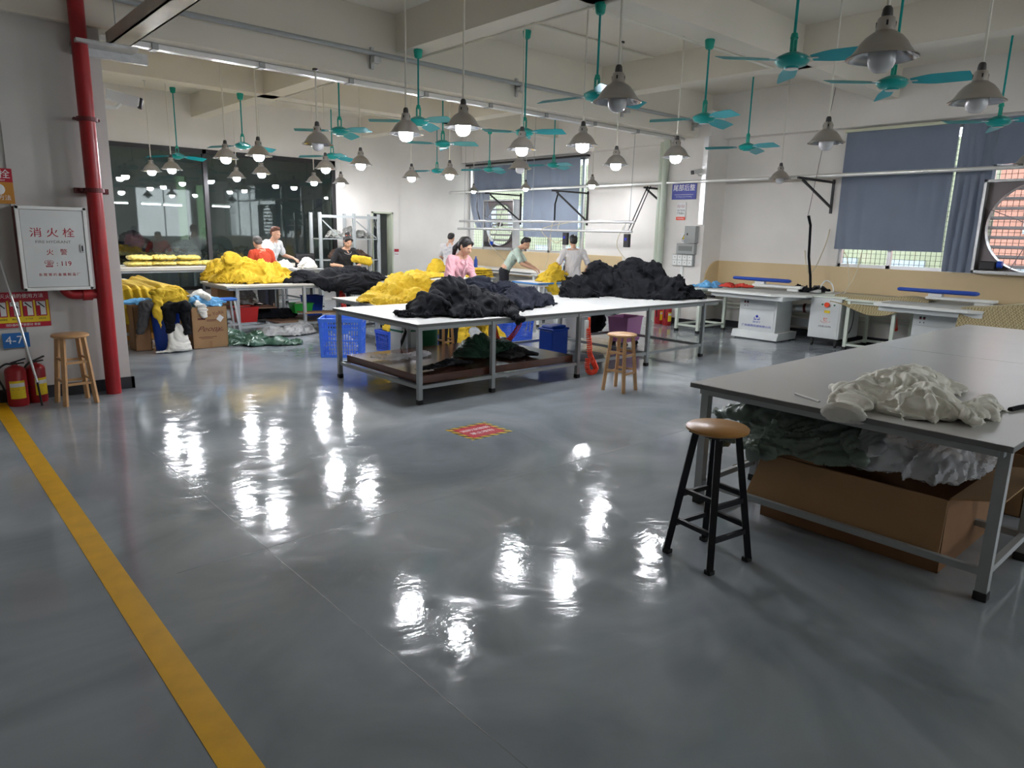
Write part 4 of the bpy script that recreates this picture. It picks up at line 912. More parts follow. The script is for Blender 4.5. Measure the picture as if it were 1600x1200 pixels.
t = thing('cardboard_box', 'large brown cardboard box lying beneath the near right table with flaps out', 'box', (4.2, 1.5, 0))
b = B(); w = .008
b.box((3.90, 1.02, 0), (4.75, 2.02, w)).box((3.90, 1.02, 0), (3.90+w, 2.02, .40)).box((4.75-w, 1.02, 0), (4.75, 2.02, .40)).box((3.90, 1.02, 0), (4.75, 1.02+w, .40)).box((3.90, 2.02-w, 0), (4.75, 2.02, .40)); b.build('carton_body', CARDD, t, True)
B().prism([(3.895, 1.02, .40), (3.895, 2.03, .40), (3.80, 2.08, .12), (3.80, 1.0, .12)], (-.008, 0, 0)).build('flap', CARD, t, True)
B().prism([(3.92, 2.02, .40), (4.75, 2.02, .40), (4.72, 2.26, .24), (3.95, 2.26, .24)], (0, .008, 0)).build('flap', CARD, t, True)
B().prism([(4.75, 1.03, .40), (4.75, 2.0, .40), (5.15, 2.0, .46), (5.15, 1.03, .46)], (0, 0, .008)).build('flap', CARD, t, True)
B().prism([(3.92, 1.02, .40), (4.75, 1.02, .40), (4.75, .80, .44), (3.98, .80, .44)], (0, 0, .008)).build('flap', CARD, t, True)
t = carton('cardboard_box', 'second open cardboard box beyond the large one under the near table', 5.15, 5.8, .95, 1.7, .40, CARD)
heap('green_tarpaulin', 'dark green tarpaulin bundle stuffed between the box and the near tabletop', [(4.02, 2.0, .3, .26, .28), (4.1, 1.75, .3, .28, .30), (4.35, 1.8, .3, .3, .28)], .42, GREYT, seed=95, amp=.045, fr=6, vox=.012, sleeves=6, cat='tarpaulin',
     hang=[[((3.98, 2.2, .62), (.12, .1, .06)), ((3.94, 2.42, .56), (.04, .05, .02))], [((3.98, 2.2, .5), (.1, .1, .05)), ((3.94, 2.38, .38), (.06, .06, .05))]])
heap('plastic_bag', 'clear plastic film bag lying on the box under the near table', [(4.2, 1.45, .3, .2, .26), (4.25, 1.2, .3, .2, .20), (4.4, 1.1, .25, .12, .14)], .42, PLA, seed=96, amp=.03, fr=7, vox=.014, sleeves=4, cat='bag')

# ------------------------------------------------------------------ curtains and window things
def curtain(name, lab, y0, y1, z0, z1, x, m, amp=.035, waves=5, fn=None, nu=60, nv=30, th=.004):
    def f(u, v):
        y = y0+(y1-y0)*u; z = z0+(z1-z0)*v
        k = .35+.65*(1-v)
        d = amp*k*(math.sin(u*waves*6.28+v*1.3)*.6+noise.noise(Vector((u*waves*1.7, v*1.6, y0)))*1.3)
        p = Vector((x-abs(d)-.01, y, z)); return fn(p, u, v) if fn else p
    o = B().grid(f, nu, nv, th).build(name, m, smooth=True); return tag(o, lab, 'curtain', 'window curtains')
curtain('window_curtain', 'wide flat blue grey curtain covering the left part of the big window', 5.42, 3.78, 1.53, 3.40, 12.08, CURT, .03, 4)
def tie(p, u, v):
    s = max(0, .55-v)/.55; p.y += .0; p.x -= .03*s*abs(noise.noise(Vector((u*6+v*4, v*7, 2)))); return p
curtain('window_curtain', 'narrow crumpled blue grey curtain hanging down to the sill beside the extractor fan', 3.73, 3.27, 1.25, 3.42, 12.03, CURT, .06, 2, tie)
curtain('window_curtain', 'blue grey curtain above the extractor fan at the right edge', 3.40, 1.2, 2.78, 3.42, 12.06, CURT, .05, 4)
curtain('window_curtain', 'light blue curtain covering the right half of the far window', 13.20, 11.35, 1.58, 3.38, 12.08, CURTL, .04, 3)
def slant(p, u, v): p.z = p.z+(0 if v > .5 else .0); return p
curtain('window_curtain', 'blue grey curtain strip along the top of the far window left half', 15.2, 13.3, 2.68, 3.33, 12.07, CURT, .05, 3)
def gather(p, u, v):
    s = 1-v; p.y = 15.25-(15.25-14.45)*u-.45*s*s*(1-u*.3); p.x -= .12*s*abs(math.sin(u*9+s*2)); return p
curtain('window_curtain', 'gathered pale curtain bunch trailing beside the extractor of the far window', 15.3, 14.4, 1.75, 2.72, 12.02, mat('pale grey blue curtain', (.34, .38, .46), .8, transl=.3), .05, 3, gather)
struct(B().box((12.02, 3.7, 3.39), (12.1, 5.44, 3.43)).build('trim_3', mat('pale curtain rail', (.66, .68, .50), .5)))
struct(B().box((12.0, 11.1, 3.37), (12.1, 15.5, 3.41)).build('trim_4', DARKM))
def extractor(name, lab, yl, w, z0, h, x0, dark):
    """square louvred extractor fan; yl: its left (larger y) side"""
    t = thing(name, lab, 'extractor fan', (x0+.15, yl-w/2, z0)); y0 = yl-w; D = .22; fr = dark
    b = B(); T = .035
    for a, c in (((x0, y0, z0), (x0+D, y0+T, z0+h)), ((x0, yl-T, z0), (x0+D, yl, z0+h)), ((x0, y0, z0), (x0+D, yl, z0+T)), ((x0, y0, z0+h-T), (x0+D, yl, z0+h))): b.box(a, c)
    b.build('frame', GALV, t, True)
    # shroud with circular opening
    n = 48; r = w*.43; cy, cz = yl-w/2, z0+h/2; b = B(); bm = b.bm; i1, i2 = [], []
    for k in range(n):
        a = 2*math.pi*k/n; c, s = math.cos(a), math.sin(a); q = 1/max(abs(c), abs(s))
        i1.append(bm.verts.new((x0+.12, cy+c*r, cz+s*r))); i2.append(bm.verts.new((x0+.12, cy+c*q*(w/2-.01), cz+s*q*(h/2-.01))))
    for k in range(n): bm.faces.new((i1[k], i1[(k+1) % n], i2[(k+1) % n], i2[k]))
    b.build('shroud', fr, t, True)
    b = B(); i1 = [b.bm.verts.new((x0+.04, cy+math.cos(2*math.pi*k/n)*(r+.012), cz+math.sin(2*math.pi*k/n)*(r+.012))) for k in range(n)]
    i2 = [b.bm.verts.new((x0+.13, cy+math.cos(2*math.pi*k/n)*r, cz+math.sin(2*math.pi*k/n)*r)) for k in range(n)]
    for k in range(n): b.bm.faces.new((i1[k], i1[(k+1) % n], i2[(k+1) % n], i2[k]))
    b.build('opening_ring', GALV, t, True, smooth=True)
    for k in range(9):
        z = z0+h*(k+.7)/9.6; B().box((x0+.17, y0+.04, z), (x0+.24, yl-.04, z+.008), rot=(0, R(-34), 0)).build('louvre', fr, t, True)
    for k in range(4):
        a = R(22+k*45)
        if k % 2 == 0: B().bar((x0+.02, cy+math.cos(a)*w*.5, cz+math.sin(a)*w*.5), (x0+.02, cy-math.cos(a)*w*.5, cz-math.sin(a)*w*.5), .010, .01, (1, 0, 0)).build('brace', fr, t, True)
    B().cyl((x0+.03, cy, cz), (x0+.13, cy, cz), .05, n=20).build('hub', DARKM, t, True)
    m_ = B().box((x0-.03, yl-.30, z0+.05), (x0+.10, yl-.10, z0+.17), .012).build('motor', DARKM, t, True)
    B().cyl((x0+.0, yl-.32, z0+.13), (x0+.0, yl-.38, z0+.13), .05, n=16).build('motor_cover', BLUD, m_, True)
    return t
extractor('extractor_fan', 'large square extractor fan with round opening at the right edge of the big window', 3.30, 1.42, 1.26, 1.30, 11.84, mat('dark brown fan metal', (.20, .17, .17), .45, .4))
extractor('extractor_fan', 'square extractor fan with louvres mounted in the far window', 14.55, 1.20, 1.26, 1.22, 11.86, MT['dark brown fan metal'])
t = thing('bright_panel', 'narrow pale plastic sheet above the extractor fan', 'panel', (12.0, 2.5, 2.6)); bpy.data.objects.remove(t)
# wall rail and brackets
o = B().cyl((11.42, 1.0, 2.68), (11.42, 15.4, 2.66), .028, n=12).build('wall_rail', mat('bright rail', (.82, .82, .80), .3, .5), smooth=True); tag(o, 'long silver rail running along the window wall above the work stations', 'rail')
def bracket(lab, y, xw, xe, z, drop):
    t = thing('wall_bracket', lab, 'bracket', (xw, y, z-.03)); m = DARKM
    B().bar((xw, y, z-.045), (xe, y, z-.045), .035).build('arm', m, t, True); B().bar((xw-.02, y, z), (xw-.02, y, z-drop), .035).build('wall_bar', m, t, True)
    B().bar((xw-.03, y, z-drop+.1), (xe+(xw-xe)*.12, y, z-.07), .03).build('brace', m, t, True)
bracket('dark triangular bracket holding the rail just left of the big window', 5.56, 12.1, 10.85, 2.66, .55)
bracket('dark triangular bracket holding the rail over the right edge of the far window', 11.1, 12.1, 10.95, 2.62, .75)
bracket('dark triangular bracket crossing the middle of the far window', 13.35, 12.1, 10.95, 2.62, .75)
bracket('small dark bracket with black straps left of the blue department sign', 8.95, 11.95, 11.35, 2.64, .40)
# twin hanging rails over the far ironing benches
t = thing('hanging_rail', 'pair of silver rails with cables hung over the far ironing benches', 'rail', (10.3, 11, 1.8))
for z, x in ((1.91, 10.3), (1.74, 10.25)): B().cyl((x, 8.3, z), (x, 13.5, z), .024, n=12).build('rail', ALU, t, True, smooth=True)
for y in (8.4, 11.0, 13.3): B().cyl((10.28, y, 1.72), (10.32, y, 4.2), .005, n=6).build('suspension_wire', GREYP, t, True)
for y in (8.5, 10.2, 12.0): B().bar((10.3, y, 1.91), (10.25, y, 1.74), .02).build('tie', ALU, t, True)
for i, (y, lab) in enumerate(((9.9, 'black control box hanging from the twin rails before the far window'), (8.35, 'black hanging control box with a small screen above the largest black heap'))):
    t = thing('control_box', lab, 'control box', (10.2, y, 1.5)); B().box((10.15, y-.06, 1.46), (10.22, y+.06, 1.70), .01).build('box_body', DARKM, t, True)
    B().box((10.145, y-.02, 1.58), (10.15, y+.03, 1.63)).build('indicator', INKB, t, True)
def cable(lab, pts, r=.008, m=None, name='hanging_cable', cat='cable'):
    P = [Vector(p) for p in pts]; q = [P[0]]
    for i in range(len(P)-1):
        for k in range(1, 7):
            u = k/6; p0, p1, p2, p3 = [P[max(0, min(len(P)-1, i+j))] for j in (-1, 0, 1, 2)]
            q.append(.5*((2*p1)+(p2-p0)*u+(2*p0-5*p1+4*p2-p3)*u*u+(3*p1-p0-3*p2+p3)*u**3))
    return tag(B().tube(q, r, 6).build(name, m or CREAMC, smooth=True), lab, cat)
CREAMC = mat('cream cable', (.62, .55, .38), .5)
cable('cream cables hanging from the twin rails to the iron in the middle of the bench', [(10.3, 10.4, 1.9), (10.2, 10.35, 1.6), (10.35, 10.5, 1.3), (10.4, 10.7, .95)])
cable('cream cable looping from the rails left of the worker in sage shirt', [(10.3, 12.2, 1.9), (10.2, 12.3, 1.5), (10.4, 12.2, 1.2), (10.9, 12.3, .9)])
cable('cream cable looping under the rails toward the control box', [(10.3, 9.9, 1.9), (10.1, 10.5, 1.75), (10.2, 10.2, 1.5), (10.2, 9.9, 1.62)])
cable('cream cable hanging below the right end of the twin rails', [(10.3, 8.5, 1.9), (10.2, 8.6, 1.5), (10.3, 8.4, 1.2)])
def strap(lab, pts, w=.03): return tag(B().tube(pts, w/2, 6).build('hanging_strap', BLK), lab, 'strap')
strap('black strap hanging from the small bracket to the twin rails, left one', [(11.42, 8.92, 2.62), (10.32, 8.45, 1.75)], .02)
strap('black strap hanging from the small bracket to the twin rails, right one', [(11.42, 8.85, 2.62), (10.32, 8.38, 1.75)], .02)
strap('black strap hanging before the light blue far window curtain', [(11.2, 11.15, 2.58), (11.15, 11.2, 2.3), (10.9, 10.95, 1.9)], .035)
strap('black strap crossing the far window extractor from the bracket', [(11.2, 14.0, 2.62), (10.9, 13.6, 2.2), (10.35, 12.8, 1.92)], .03)
strap('long dark strap hanging above the ironing table left of the bracket', [(11.3, 5.55, 2.05), (11.34, 5.52, 1.9), (11.36, 5.5, 1.4), (11.4, 5.46, 1.1), (11.42, 5.44, .86)], .045)
o = B().tube([(11.3, 5.56, 2.05), (11.27, 5.3, 4.2)], .004, 5).build('suspension_cord', INKK); tag(o, 'thin cord carrying the long dark strap from the ceiling', 'cord')
cable('cream hose looping from the wall to the strap above the ironing table', [(12.0, 5.5, 1.85), (11.8, 5.45, 1.6), (11.5, 5.45, 1.2), (11.38, 5.5, 1.15), (11.3, 5.55, 1.5)])
cable('cream hose falling from the window sill to the fusing machine, left one', [(12.05, 5.25, 1.5), (11.9, 5.1, 1.35), (11.7, 4.95, .95), (11.4, 4.95, .84)])
cable('cream hose falling from the window sill to the fusing machine, right one', [(12.05, 4.95, 1.5), (11.8, 4.9, 1.15), (11.45, 4.9, .84)])
# things on the column
t = thing('department_sign', 'blue sign with white Chinese lettering on the column', 'sign', (11.48, 8.1, 2.36))
B().box((11.485, 7.84, 2.36), (11.497, 8.38, 2.66)).build('sheet', SIGNB, t, True)
text('尾部后整', .125, (11.484, 8.11, 2.565), FX, LET, t, sx=.98); text('Tail Department Finishing', .034, (11.484, 8.11, 2.41), FX, mat('pale lettering', (.5, .55, .8), .5), t); B().box((11.483, 7.9, 2.445), (11.485, 8.32, 2.45)).build('rule', LET, t, True)
t = thing('safety_poster', 'small white no smoking poster under the blue sign', 'poster', (11.49, 8.15, 2.0))
B().box((11.488, 8.05, 2.0), (11.497, 8.25, 2.30)).build('sheet', PAPER, t, True); B().box((11.486, 8.05, 1.98), (11.496, 8.25, 2.04)).build('red_band', LOGOR, t, True)
text('生产区域', .042, (11.487, 8.15, 2.155), FX, INKK, t); text('严禁烟火', .042, (11.487, 8.15, 2.10), FX, INKK, t); text('No Smoking', .028, (11.485, 8.15, 2.012), FX, LET, t)
for y in (8.20, 8.11):
    b = B(); n = 20
    for k in range(n):
        a, c = 2*math.pi*k/n, 2*math.pi*(k+1)/n; b.bar((11.486, y+.03*math.cos(a), 2.235+.03*math.sin(a)), (11.486, y+.03*math.cos(c), 2.235+.03*math.sin(c)), .002, .006, (1, 0, 0))
    b.bar((11.486, y+.02, 2.255), (11.486, y-.02, 2.215), .002, .006, (1, 0, 0)); b.build('prohibition_ring', INKR, t, True)
t = thing('warning_sticker', 'yellow triangular electric hazard sticker on the column', 'sticker', (11.49, 8.03, 1.62))
B().box((11.49, 7.93, 1.55), (11.497, 8.10, 1.74)).build('sheet', PAPER, t, True)
B().prism([(11.489, 8.09, 1.62), (11.489, 7.97, 1.62), (11.489, 8.03, 1.73)], (-.001, 0, 0)).build('black_triangle', INKK, t, True)
B().prism([(11.4875, 8.073, 1.629), (11.4875, 7.987, 1.629), (11.4875, 8.03, 1.708)], (-.001, 0, 0)).build('yellow_triangle', SIGNY, t, True)
text('⚡', .05, (11.486, 8.03, 1.655), FX, INKK, t); text('有电危险', .028, (11.489, 8.03, 1.59), FX, INKK, t)
PG = mat('panel grey', (.33, .34, .33), .4)
t = thing('electric_box', 'grey electric switch box, upper one on the column', 'electric box', (11.43, 7.83, 1.56)); B().box((11.38, 7.72, 1.56), (11.5, 7.96, 1.87), .005).build('box_body', PG, t, True); B().box((11.374, 7.88, 1.70), (11.38, 7.905, 1.74)).build('switch_lever', DARKM, t, True)
t = thing('breaker_box', 'grey breaker box with window strip, between the switch box and the sockets', 'electric box', (11.43, 7.93, 1.35)); B().box((11.41, 7.74, 1.35), (11.5, 8.14, 1.55), .005).build('box_body', PG, t, True); B().box((11.404, 7.79, 1.41), (11.41, 8.09, 1.50)).build('cover_window', mat('smoky cover', (.17, .18, .17), .3), t, True)
t = thing('socket_panel', 'white panel of eight wall sockets on the column', 'sockets', (11.43, 7.98, 1.13)); B().box((11.42, 7.76, 1.13), (11.5, 8.22, 1.34), .004).build('box_body', PG, t, True)
for i in range(4):
    for j in range(2):
        s_ = B().box((11.412, 7.775+i*.112, 1.137+j*.102), (11.42, 7.875+i*.112, 1.232+j*.102), .003).build('socket', WHITEM, t, True); B().box((11.41, 7.82+i*.112, 1.18+j*.102), (11.412, 7.83+i*.112, 1.20+j*.102)).build('socket_hole', DARKM, s_, True)
o = B().box((11.46, 8.0, .12), (11.5, 8.06, 1.13)).build('cable_trunking', WHITEM); tag(o, 'white cable trunking running down the column below the sockets', 'cable trunking')
o = B().box((11.44, 7.62, 1.9), (11.5, 7.72, 3.45)).build('cable_trunking', ALU); tag(o, 'silver cable trunking running up the column beside the blue sign', 'cable trunking')
for y, lab in ((8.75, 'pale green pipe running from floor to beam, left of the column'), (8.60, 'pale green pipe running from floor to beam, close to the sign column')):
    o = B().cyl((11.62 if y > 8.7 else 11.42, y if y > 8.7 else 8.52, 0), (11.62 if y > 8.7 else 11.42, y if y > 8.7 else 8.52, 3.45), .062, n=20).build('downpipe', mat('pale green pipe', (.44, .49, .40), .35), smooth=True); tag(o, lab, 'pipe')
t = thing('warning_sticker', 'small white warning sticker on the dado panel under the far extractor', 'sticker', (12.05, 13.3, 1.0)); B().box((12.052, 13.4, .95), (12.06, 13.65, 1.17)).build('sheet', PAPER, t, True)
B().prism([(12.05, 13.60, 1.04), (12.05, 13.45, 1.04), (12.05, 13.525, 1.15)], (-.002, 0, 0)).build('triangle', SIGNY, t, True)
t = thing('notice_sign', 'small red and white notice on the wall right of the doorway', 'sign', (9.85, 15.49, 1.05)); B().box((9.75, 15.485, 1.02), (9.88, 15.5, 1.20)).build('sheet', PAPER, t, True); B().box((9.75, 15.482, 1.13), (9.88, 15.486, 1.20)).build('red_band', INKR, t, True); text('配电箱', .035, (9.815, 15.484, 1.07), FY, INKR, t)

# ------------------------------------------------------------------ storage rack by the partition
t = thing('storage_rack', 'grey metal storage rack standing in front of the glass partition', 'rack', (8.2, 15.1, 0))
for x in (7.45, 8.3, 8.95):
    for y in (14.9, 15.35): B().box((x-.03, y-.03, 0), (x+.03, y+.03, 2.02)).build('upright', GREYP, t, True)
for z in (.45, .95, 1.43, 1.94): B().box((7.45, 14.88, z), (8.95, 15.37, z+(.02 if z < 1.9 else .05))).build('shelf', GREYP, t, True) if z < 1.9 else B().bar((7.45, 14.9, z), (8.95, 14.9, z), .04, .06).build('top_beam', GREYP, t, True)
B().bar((7.5, 14.88, 1.85), (7.95, 14.88, 1.45), .025).build('brace', GREYP, t, True); B().bar((8.35, 14.88, 1.85), (8.9, 14.88, 1.45), .025).build('brace', GREYP, t, True)
heap('wire_bundle', 'grey bundle of material on the top shelf of the storage rack', [(7.9, 15.1, .25, .15, .2), (8.25, 15.1, .25, .15, .28), (8.6, 15.1, .25, .15, .2)], 1.455, mat('grey bundle', (.28, .28, .26), .7, var=.5, vs=30), seed=101, amp=.05, fr=7, vox=.022, sleeves=3, cat='bundle')
heap('dark_bundle', 'dark bundle on the middle shelf of the storage rack', [(8.0, 15.1, .3, .15, .25), (8.5, 15.1, .35, .15, .22)], .975, mat('brown bundle', (.12, .07, .05), .8, var=.5, vs=20), seed=102, amp=.05, fr=7, vox=.022, sleeves=3, cat='bundle')
t = thing('office_chair', 'dark office chair standing behind the worker in the white shirt', 'chair', (6.7, 13.9, 0))
B().box((-.22, -.2, .45), (.22, .22, .52), .03).build('seat', DARKM, t); B().box((-.22, .2, .6), (.22, .27, 1.15), .05).build('backrest', DARKM, t); B().cyl((0, 0, .08), (0, 0, .45), .03).build('post', DARKM, t)
for k in range(5): a = k*1.2566; B().bar((0, 0, .07), (.28*math.cos(a), .28*math.sin(a), .04), .04, .03).build('foot', DARKM, t)
t = thing('coat_hook', 'bundle of folded tools hanging inside the doorway', 'tools', (9.4, 15.9, 1.6)); B().bar((9.3, 15.85, 1.95), (9.45, 15.85, 1.7), .02).bar((9.45, 15.85, 1.95), (9.35, 15.85, 1.65), .02).build('folded_bar', GREYP, t, True)

# ------------------------------------------------------------------ room beyond the glass
for i, (x, y, s, m, lab) in enumerate([(4.1, 17.2, (.5, .4, .75), NAVY, 'dark bale behind the glass at the far left'), (5.1, 17.2, (.5, .4, .55), PLAG, 'bale of goods in grey plastic behind the glass'), (5.95, 17.4, (.5, .4, .45), mat('grey bale', (.14, .15, .14), .8, var=.4, vs=10), 'grey bale behind the glass left of the mullion'), (6.7, 17.5, (.45, .4, .40), MT['grey bale'], 'low grey bale behind the glass right of the mullion')]):
    heap('goods_bale', lab, [(x, y, s[0], s[1], s[2]), (x+.2, y, s[0]*.7, s[1], s[2]*.8)], .8, m, seed=110+i, amp=.06, fr=4, vox=.035, sleeves=3, cat='bale')
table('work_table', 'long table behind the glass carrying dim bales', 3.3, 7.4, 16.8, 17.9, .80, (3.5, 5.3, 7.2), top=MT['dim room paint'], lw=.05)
for i, (x, y, lab) in enumerate(((3.9, 17.0, 'fluorescent tube lamp behind the glass, leftmost'), (4.55, 17.0, 'fluorescent tube lamp behind the glass, second from left'), (5.05, 17.2, 'fluorescent tube lamp behind the glass, left of the mullion'), (5.9, 16.6, 'fluorescent tube lamp behind the glass, next to the mullion'))):
    t = thing('tube_lamp', lab, 'lamp', (x, y, 2.1), 0, 'tube lamps behind the glass')
    B().box((-.2, -.03, .02), (.2, .03, .05)).build('housing', WHITEM, t); B().cyl((-.19, 0, 0), (.19, 0, 0), .014, n=10).build('tube', TUBEON, t)
    for sx in (-.15, .15): B().cyl((sx, 0, .04), (sx, 0, 2.12), .004, n=5).build('wire', GREYP, t)

# ------------------------------------------------------------------ ironing tables at right
def logo_diamond(t, x, y, z, s):
    b = lambda pts, nm: B().prism([(x, y+a*s, z+c*s) for a, c in pts], (-.002, 0, 0)).build(nm, INKB, t, True)
    b([(-.32, .25), (0, -.07), (.32, .25), (0, .57)], 'logo_diamond')
    b([(.70, -.12), (.38, -.12), (.54, .08)], 'logo_wing'); b([(-.70, -.12), (-.38, -.12), (-.54, .08)], 'logo_wing')
    b([(.75, -.28), (.1, -.28), (.1, -.45), (.55, -.45)], 'logo_base'); b([(-.75, -.28), (-.1, -.28), (-.1, -.45), (-.55, -.45)], 'logo_base')
def iron_table(lab, ox, oy, logo):
    t = thing('ironing_table', lab, 'ironing table', (ox, oy, 0), 0, 'vacuum ironing tables')
    B().box((10.93-10.93, -.34, .13), (.52, .34, .70), .008).build('cabinet', CABW, t)
    cb = t.children[0]
    B().prism([(-.07, -.42, .02), (-.07, .42, .02), (-.07, .42, .10), (-.01, .40, .15), (-.01, -.40, .15), (-.07, -.42, .10)][::-1] if False else [(-.07, -.42, .02), (-.07, .42, .02), (-.03, .42, .14), (-.03, -.42, .14)], (.63, 0, 0)).build('base', CABW, t)
    for sx in (0, .5):
        for sy in (-.36, .36): B().cyl((sx, sy, 0), (sx, sy, .03), .02, n=10).build('foot', RUB, t)
    p = B().box((-.006, -.30, .52), (0, .30, .66), .002).build('control_panel', CABW, t)
    for yy in (.24, .19): B().box((-.011, yy-.014, .60), (-.006, yy+.014, .64)).build('switch', DARKM, p); B().box((-.011, yy-.014, .605), (-.012, yy+.014, .615)).build('switch_mark', INKR, p)
    for yy in (.24, .19): B().box((-.008, yy-.008, .55), (-.006, yy+.008, .565)).build('mark', INKK, p)
    q = B().box((-.005, -.30, .17), (0, .30, .505), .002).build('front_panel', CABW, t)
    if logo:
        logo_diamond_local(q); 
    # tabletop
    B().prism([(-.33, .78, .775), (.95, .78, .775), (.95, -.85, .775), (-.10, -.85, .775), (-.45, -.45, .775), (-.45, .70, .775)], (0, 0, .035)).build('tabletop', WHITEM, t)
    B().prism([(-.25, .68, .81), (.85, .68, .81), (.85, -.75, .81), (-.05, -.75, .81), (-.36, -.40, .81), (-.36, .66, .81)], (0, 0, .012)).build('ironing_pad', mat('grey ironing pad', (.40, .40, .37), .85), t)
    B().box((-.35, -.6, .70), (.8, .7, .775), .01).build('under_box', CABW, t)
    # sleeve arm with blue board
    a = B().box((.30, -.55, .87), (.48, .32, .91), .01).box((.33, -.50, .822), (.45, -.30, .875), .01).box((.34, .12, .91), (.42, .30, .96), .006).build('arm', WHITEM, t)
    b = B().hull([((.38, .70, .985), (.05, .04, .028)), ((.36, -.28, .985), (.10, .06, .032)), ((.36, .38, .985), (.08, .1, .03))], 3); b.build('blue_board', BLUEF, a, smooth=True)
    return t
def logo_diamond_local(q):
    for pts, nm in (([(-.32, .25), (0, -.07), (.32, .25), (0, .57)], 'logo_diamond'), ([(.70, -.12), (.38, -.12), (.54, .08)], 'logo_wing'), ([(-.70, -.12), (-.38, -.12), (-.54, .08)], 'logo_wing'),
                    ([(.75, -.28), (.1, -.28), (.1, -.45), (.55, -.45)], 'logo_base'), ([(-.75, -.28), (-.1, -.28), (-.1, -.45), (-.55, -.45)], 'logo_base')):
        B().prism([(-.0055, a*.085, .37+c*.085) for a, c in pts], (-.002, 0, 0)).build(nm, INKB, q)
    text('SINFY', .04, (-.0065, 0, .295), FX, INKB, q, world=False, sx=1.4); text('广州森辉机械有限公司', .045, (-.0065, 0, .225), FX, INKB, q, world=False, sx=1.2)
iron_table('white ironing table with blue logo and blue sleeve board by the wall', 10.93, 6.07, True)
iron_table('white ironing table with blue sleeve board half hidden behind the near tabletop', 11.0, 3.35, False)
t = table('side_table', 'small pale table attached left of the logo ironing table', 10.6, 11.9, 7.0, 7.55, .79, (10.68, 11.5), top=WHITEM, edge=CREAMM, leg_m=CREAMM, lw=.05, group='side tables', railz=.12)
curtain('window_curtain', 'dim blue grey curtain on the side wall behind the glass, right part', 18.8, 17.9, .9, 3.0, 9.88, CURT, .04, 3)
curtain('window_curtain', 'dim blue grey curtain on the side wall behind the glass, left part', 17.8, 16.6, .9, 3.0, 9.88, CURT, .04, 4)
heap('bundle', 'blue and violet cloth scraps at the left end of the ironing table', [(11.0, 7.15, .12, .12, .12), (11.15, 7.05, .12, .1, .10)], .79, BLUP, seed=120, amp=.03, fr=10, vox=.012, sleeves=3, cat='cloth')
heap('red_cloth', 'red cloth scrap beside the blue scraps on the ironing table', [(11.1, 6.80, .16, .16, .06), (11.2, 6.65, .1, .1, .04)], .822, mat('red cloth', (.6, .05, .03), .7), seed=121, amp=.02, fr=10, vox=.012, sleeves=2, cat='cloth')
heap('black_cloth', 'black cloth pile at the right end of the logo ironing table', [(11.45, 5.55, .2, .14, .09), (11.5, 5.35, .15, .12, .10), (11.6, 5.75, .14, .14, .1)], .822, BLK, seed=122, amp=.03, fr=9, vox=.013, sleeves=4, cat='cloth')
t = thing('steam_iron', 'steam iron with white hose lying on the ironing table at the foot of the strap', 'iron', (11.35, 5.32, .825))
B().hull([((0, .09, .01), (.02, .01, .008)), ((0, -.06, .01), (.055, .03, .008)), ((0, -.05, .05), (.035, .04, .01))]).build('sole', GALV, t, smooth=True); B().tube([(0, .05, .06), (0, .03, .11), (0, -.06, .11), (0, -.07, .06)], .013, 8).build('handle', DARKM, t, smooth=True)
cable('white steam hose curled beside the steam iron', [(11.38, 5.27, .9), (11.5, 5.25, 1.02), (11.62, 5.2, .98), (11.55, 5.12, .86), (11.45, 5.2, .84)], .012, WHITEM)
t = thing('suction_duct', 'silver suction duct with a bend behind the logo ironing table cabinet', 'duct', (11.6, 5.6, .5))
B().cyl((11.58, 5.80, .52), (11.62, 5.50, .55), .07, n=20).hull([((11.62, 5.50, .55), .072), ((11.63, 5.42, .56), .068)]).build('duct', ALU, t, True, smooth=True); B().cyl((11.605, 5.60, .54), (11.61, 5.56, .543), .076, n=20).build('clamp', MAROON, t, True)
t = thing('fusing_machine', 'white cabinet machine with red emergency stop and red logo', 'machine', (11.35, 5.0, 0))
B().box((11.1, 4.76, .14), (11.8, 5.26, .78), .01).build('cabinet', CABW, t, True)
B().prism([(11.08, 5.27, .78), (11.08, 4.72, .78), (11.5, 4.72, .80), (11.5, 5.27, .80)], (0, 0, .02)).build('top_plate', CREAMM, t, True)
f = B().box((11.094, 4.79, .17), (11.1, 5.23, .59)).build('front_panel', CABW, t, True); f2 = B().box((11.094, 4.79, .60), (11.1, 5.23, .75)).build('control_panel', CABW, t, True)
B().cyl((11.094, 4.98, .675), (11.06, 4.98, .675), .035, .04, n=24).build('emergency_stop', LOGOR, f2, True, smooth=True)
for y in (5.06, 4.87): B().cyl((11.094, y, .675), (11.085, y, .675), .014, n=12).build('indicator', MGRN, f2, True)
B().box((11.09, 4.93, .545), (11.094, 5.02, .585)).build('sticker', SIGNY, f, True)
text('ほ' if False else '忆', .07, (11.092, 4.99, .435), FX, LOGOR, f); b = B()
for k in range(16):
    a, c = math.pi+k*math.pi/16, math.pi+(k+1)*math.pi/16; b.bar((11.092, 4.99+.075*math.cos(a), .42+.03*math.sin(a)), (11.092, 4.99+.075*math.cos(c), .42+.03*math.sin(c)), .002, .008, (1, 0, 0))
b.build('logo_arc', LOGOR, f, True); text('HASHIMA' if False else 'HUILGON', .04, (11.092, 4.99, .33), FX, INKK, f, sx=1.1)
for y in (4.82, 5.2): B().box((11.14, y-.02, .04), (11.18, y+.02, .14)).cyl((11.16, y-.012, .03), (11.16, y+.012, .03), .03, n=14).build('castor', RUB, t, True)
t = table('side_table', 'pale framed machine table right of the red logo machine', 11.1, 12.0, 3.95, 4.72, .79, (11.15, 11.9), top=TOPC, edge=CREAMM, leg_m=CREAMM, lw=.05, group='side tables', railz=.08)
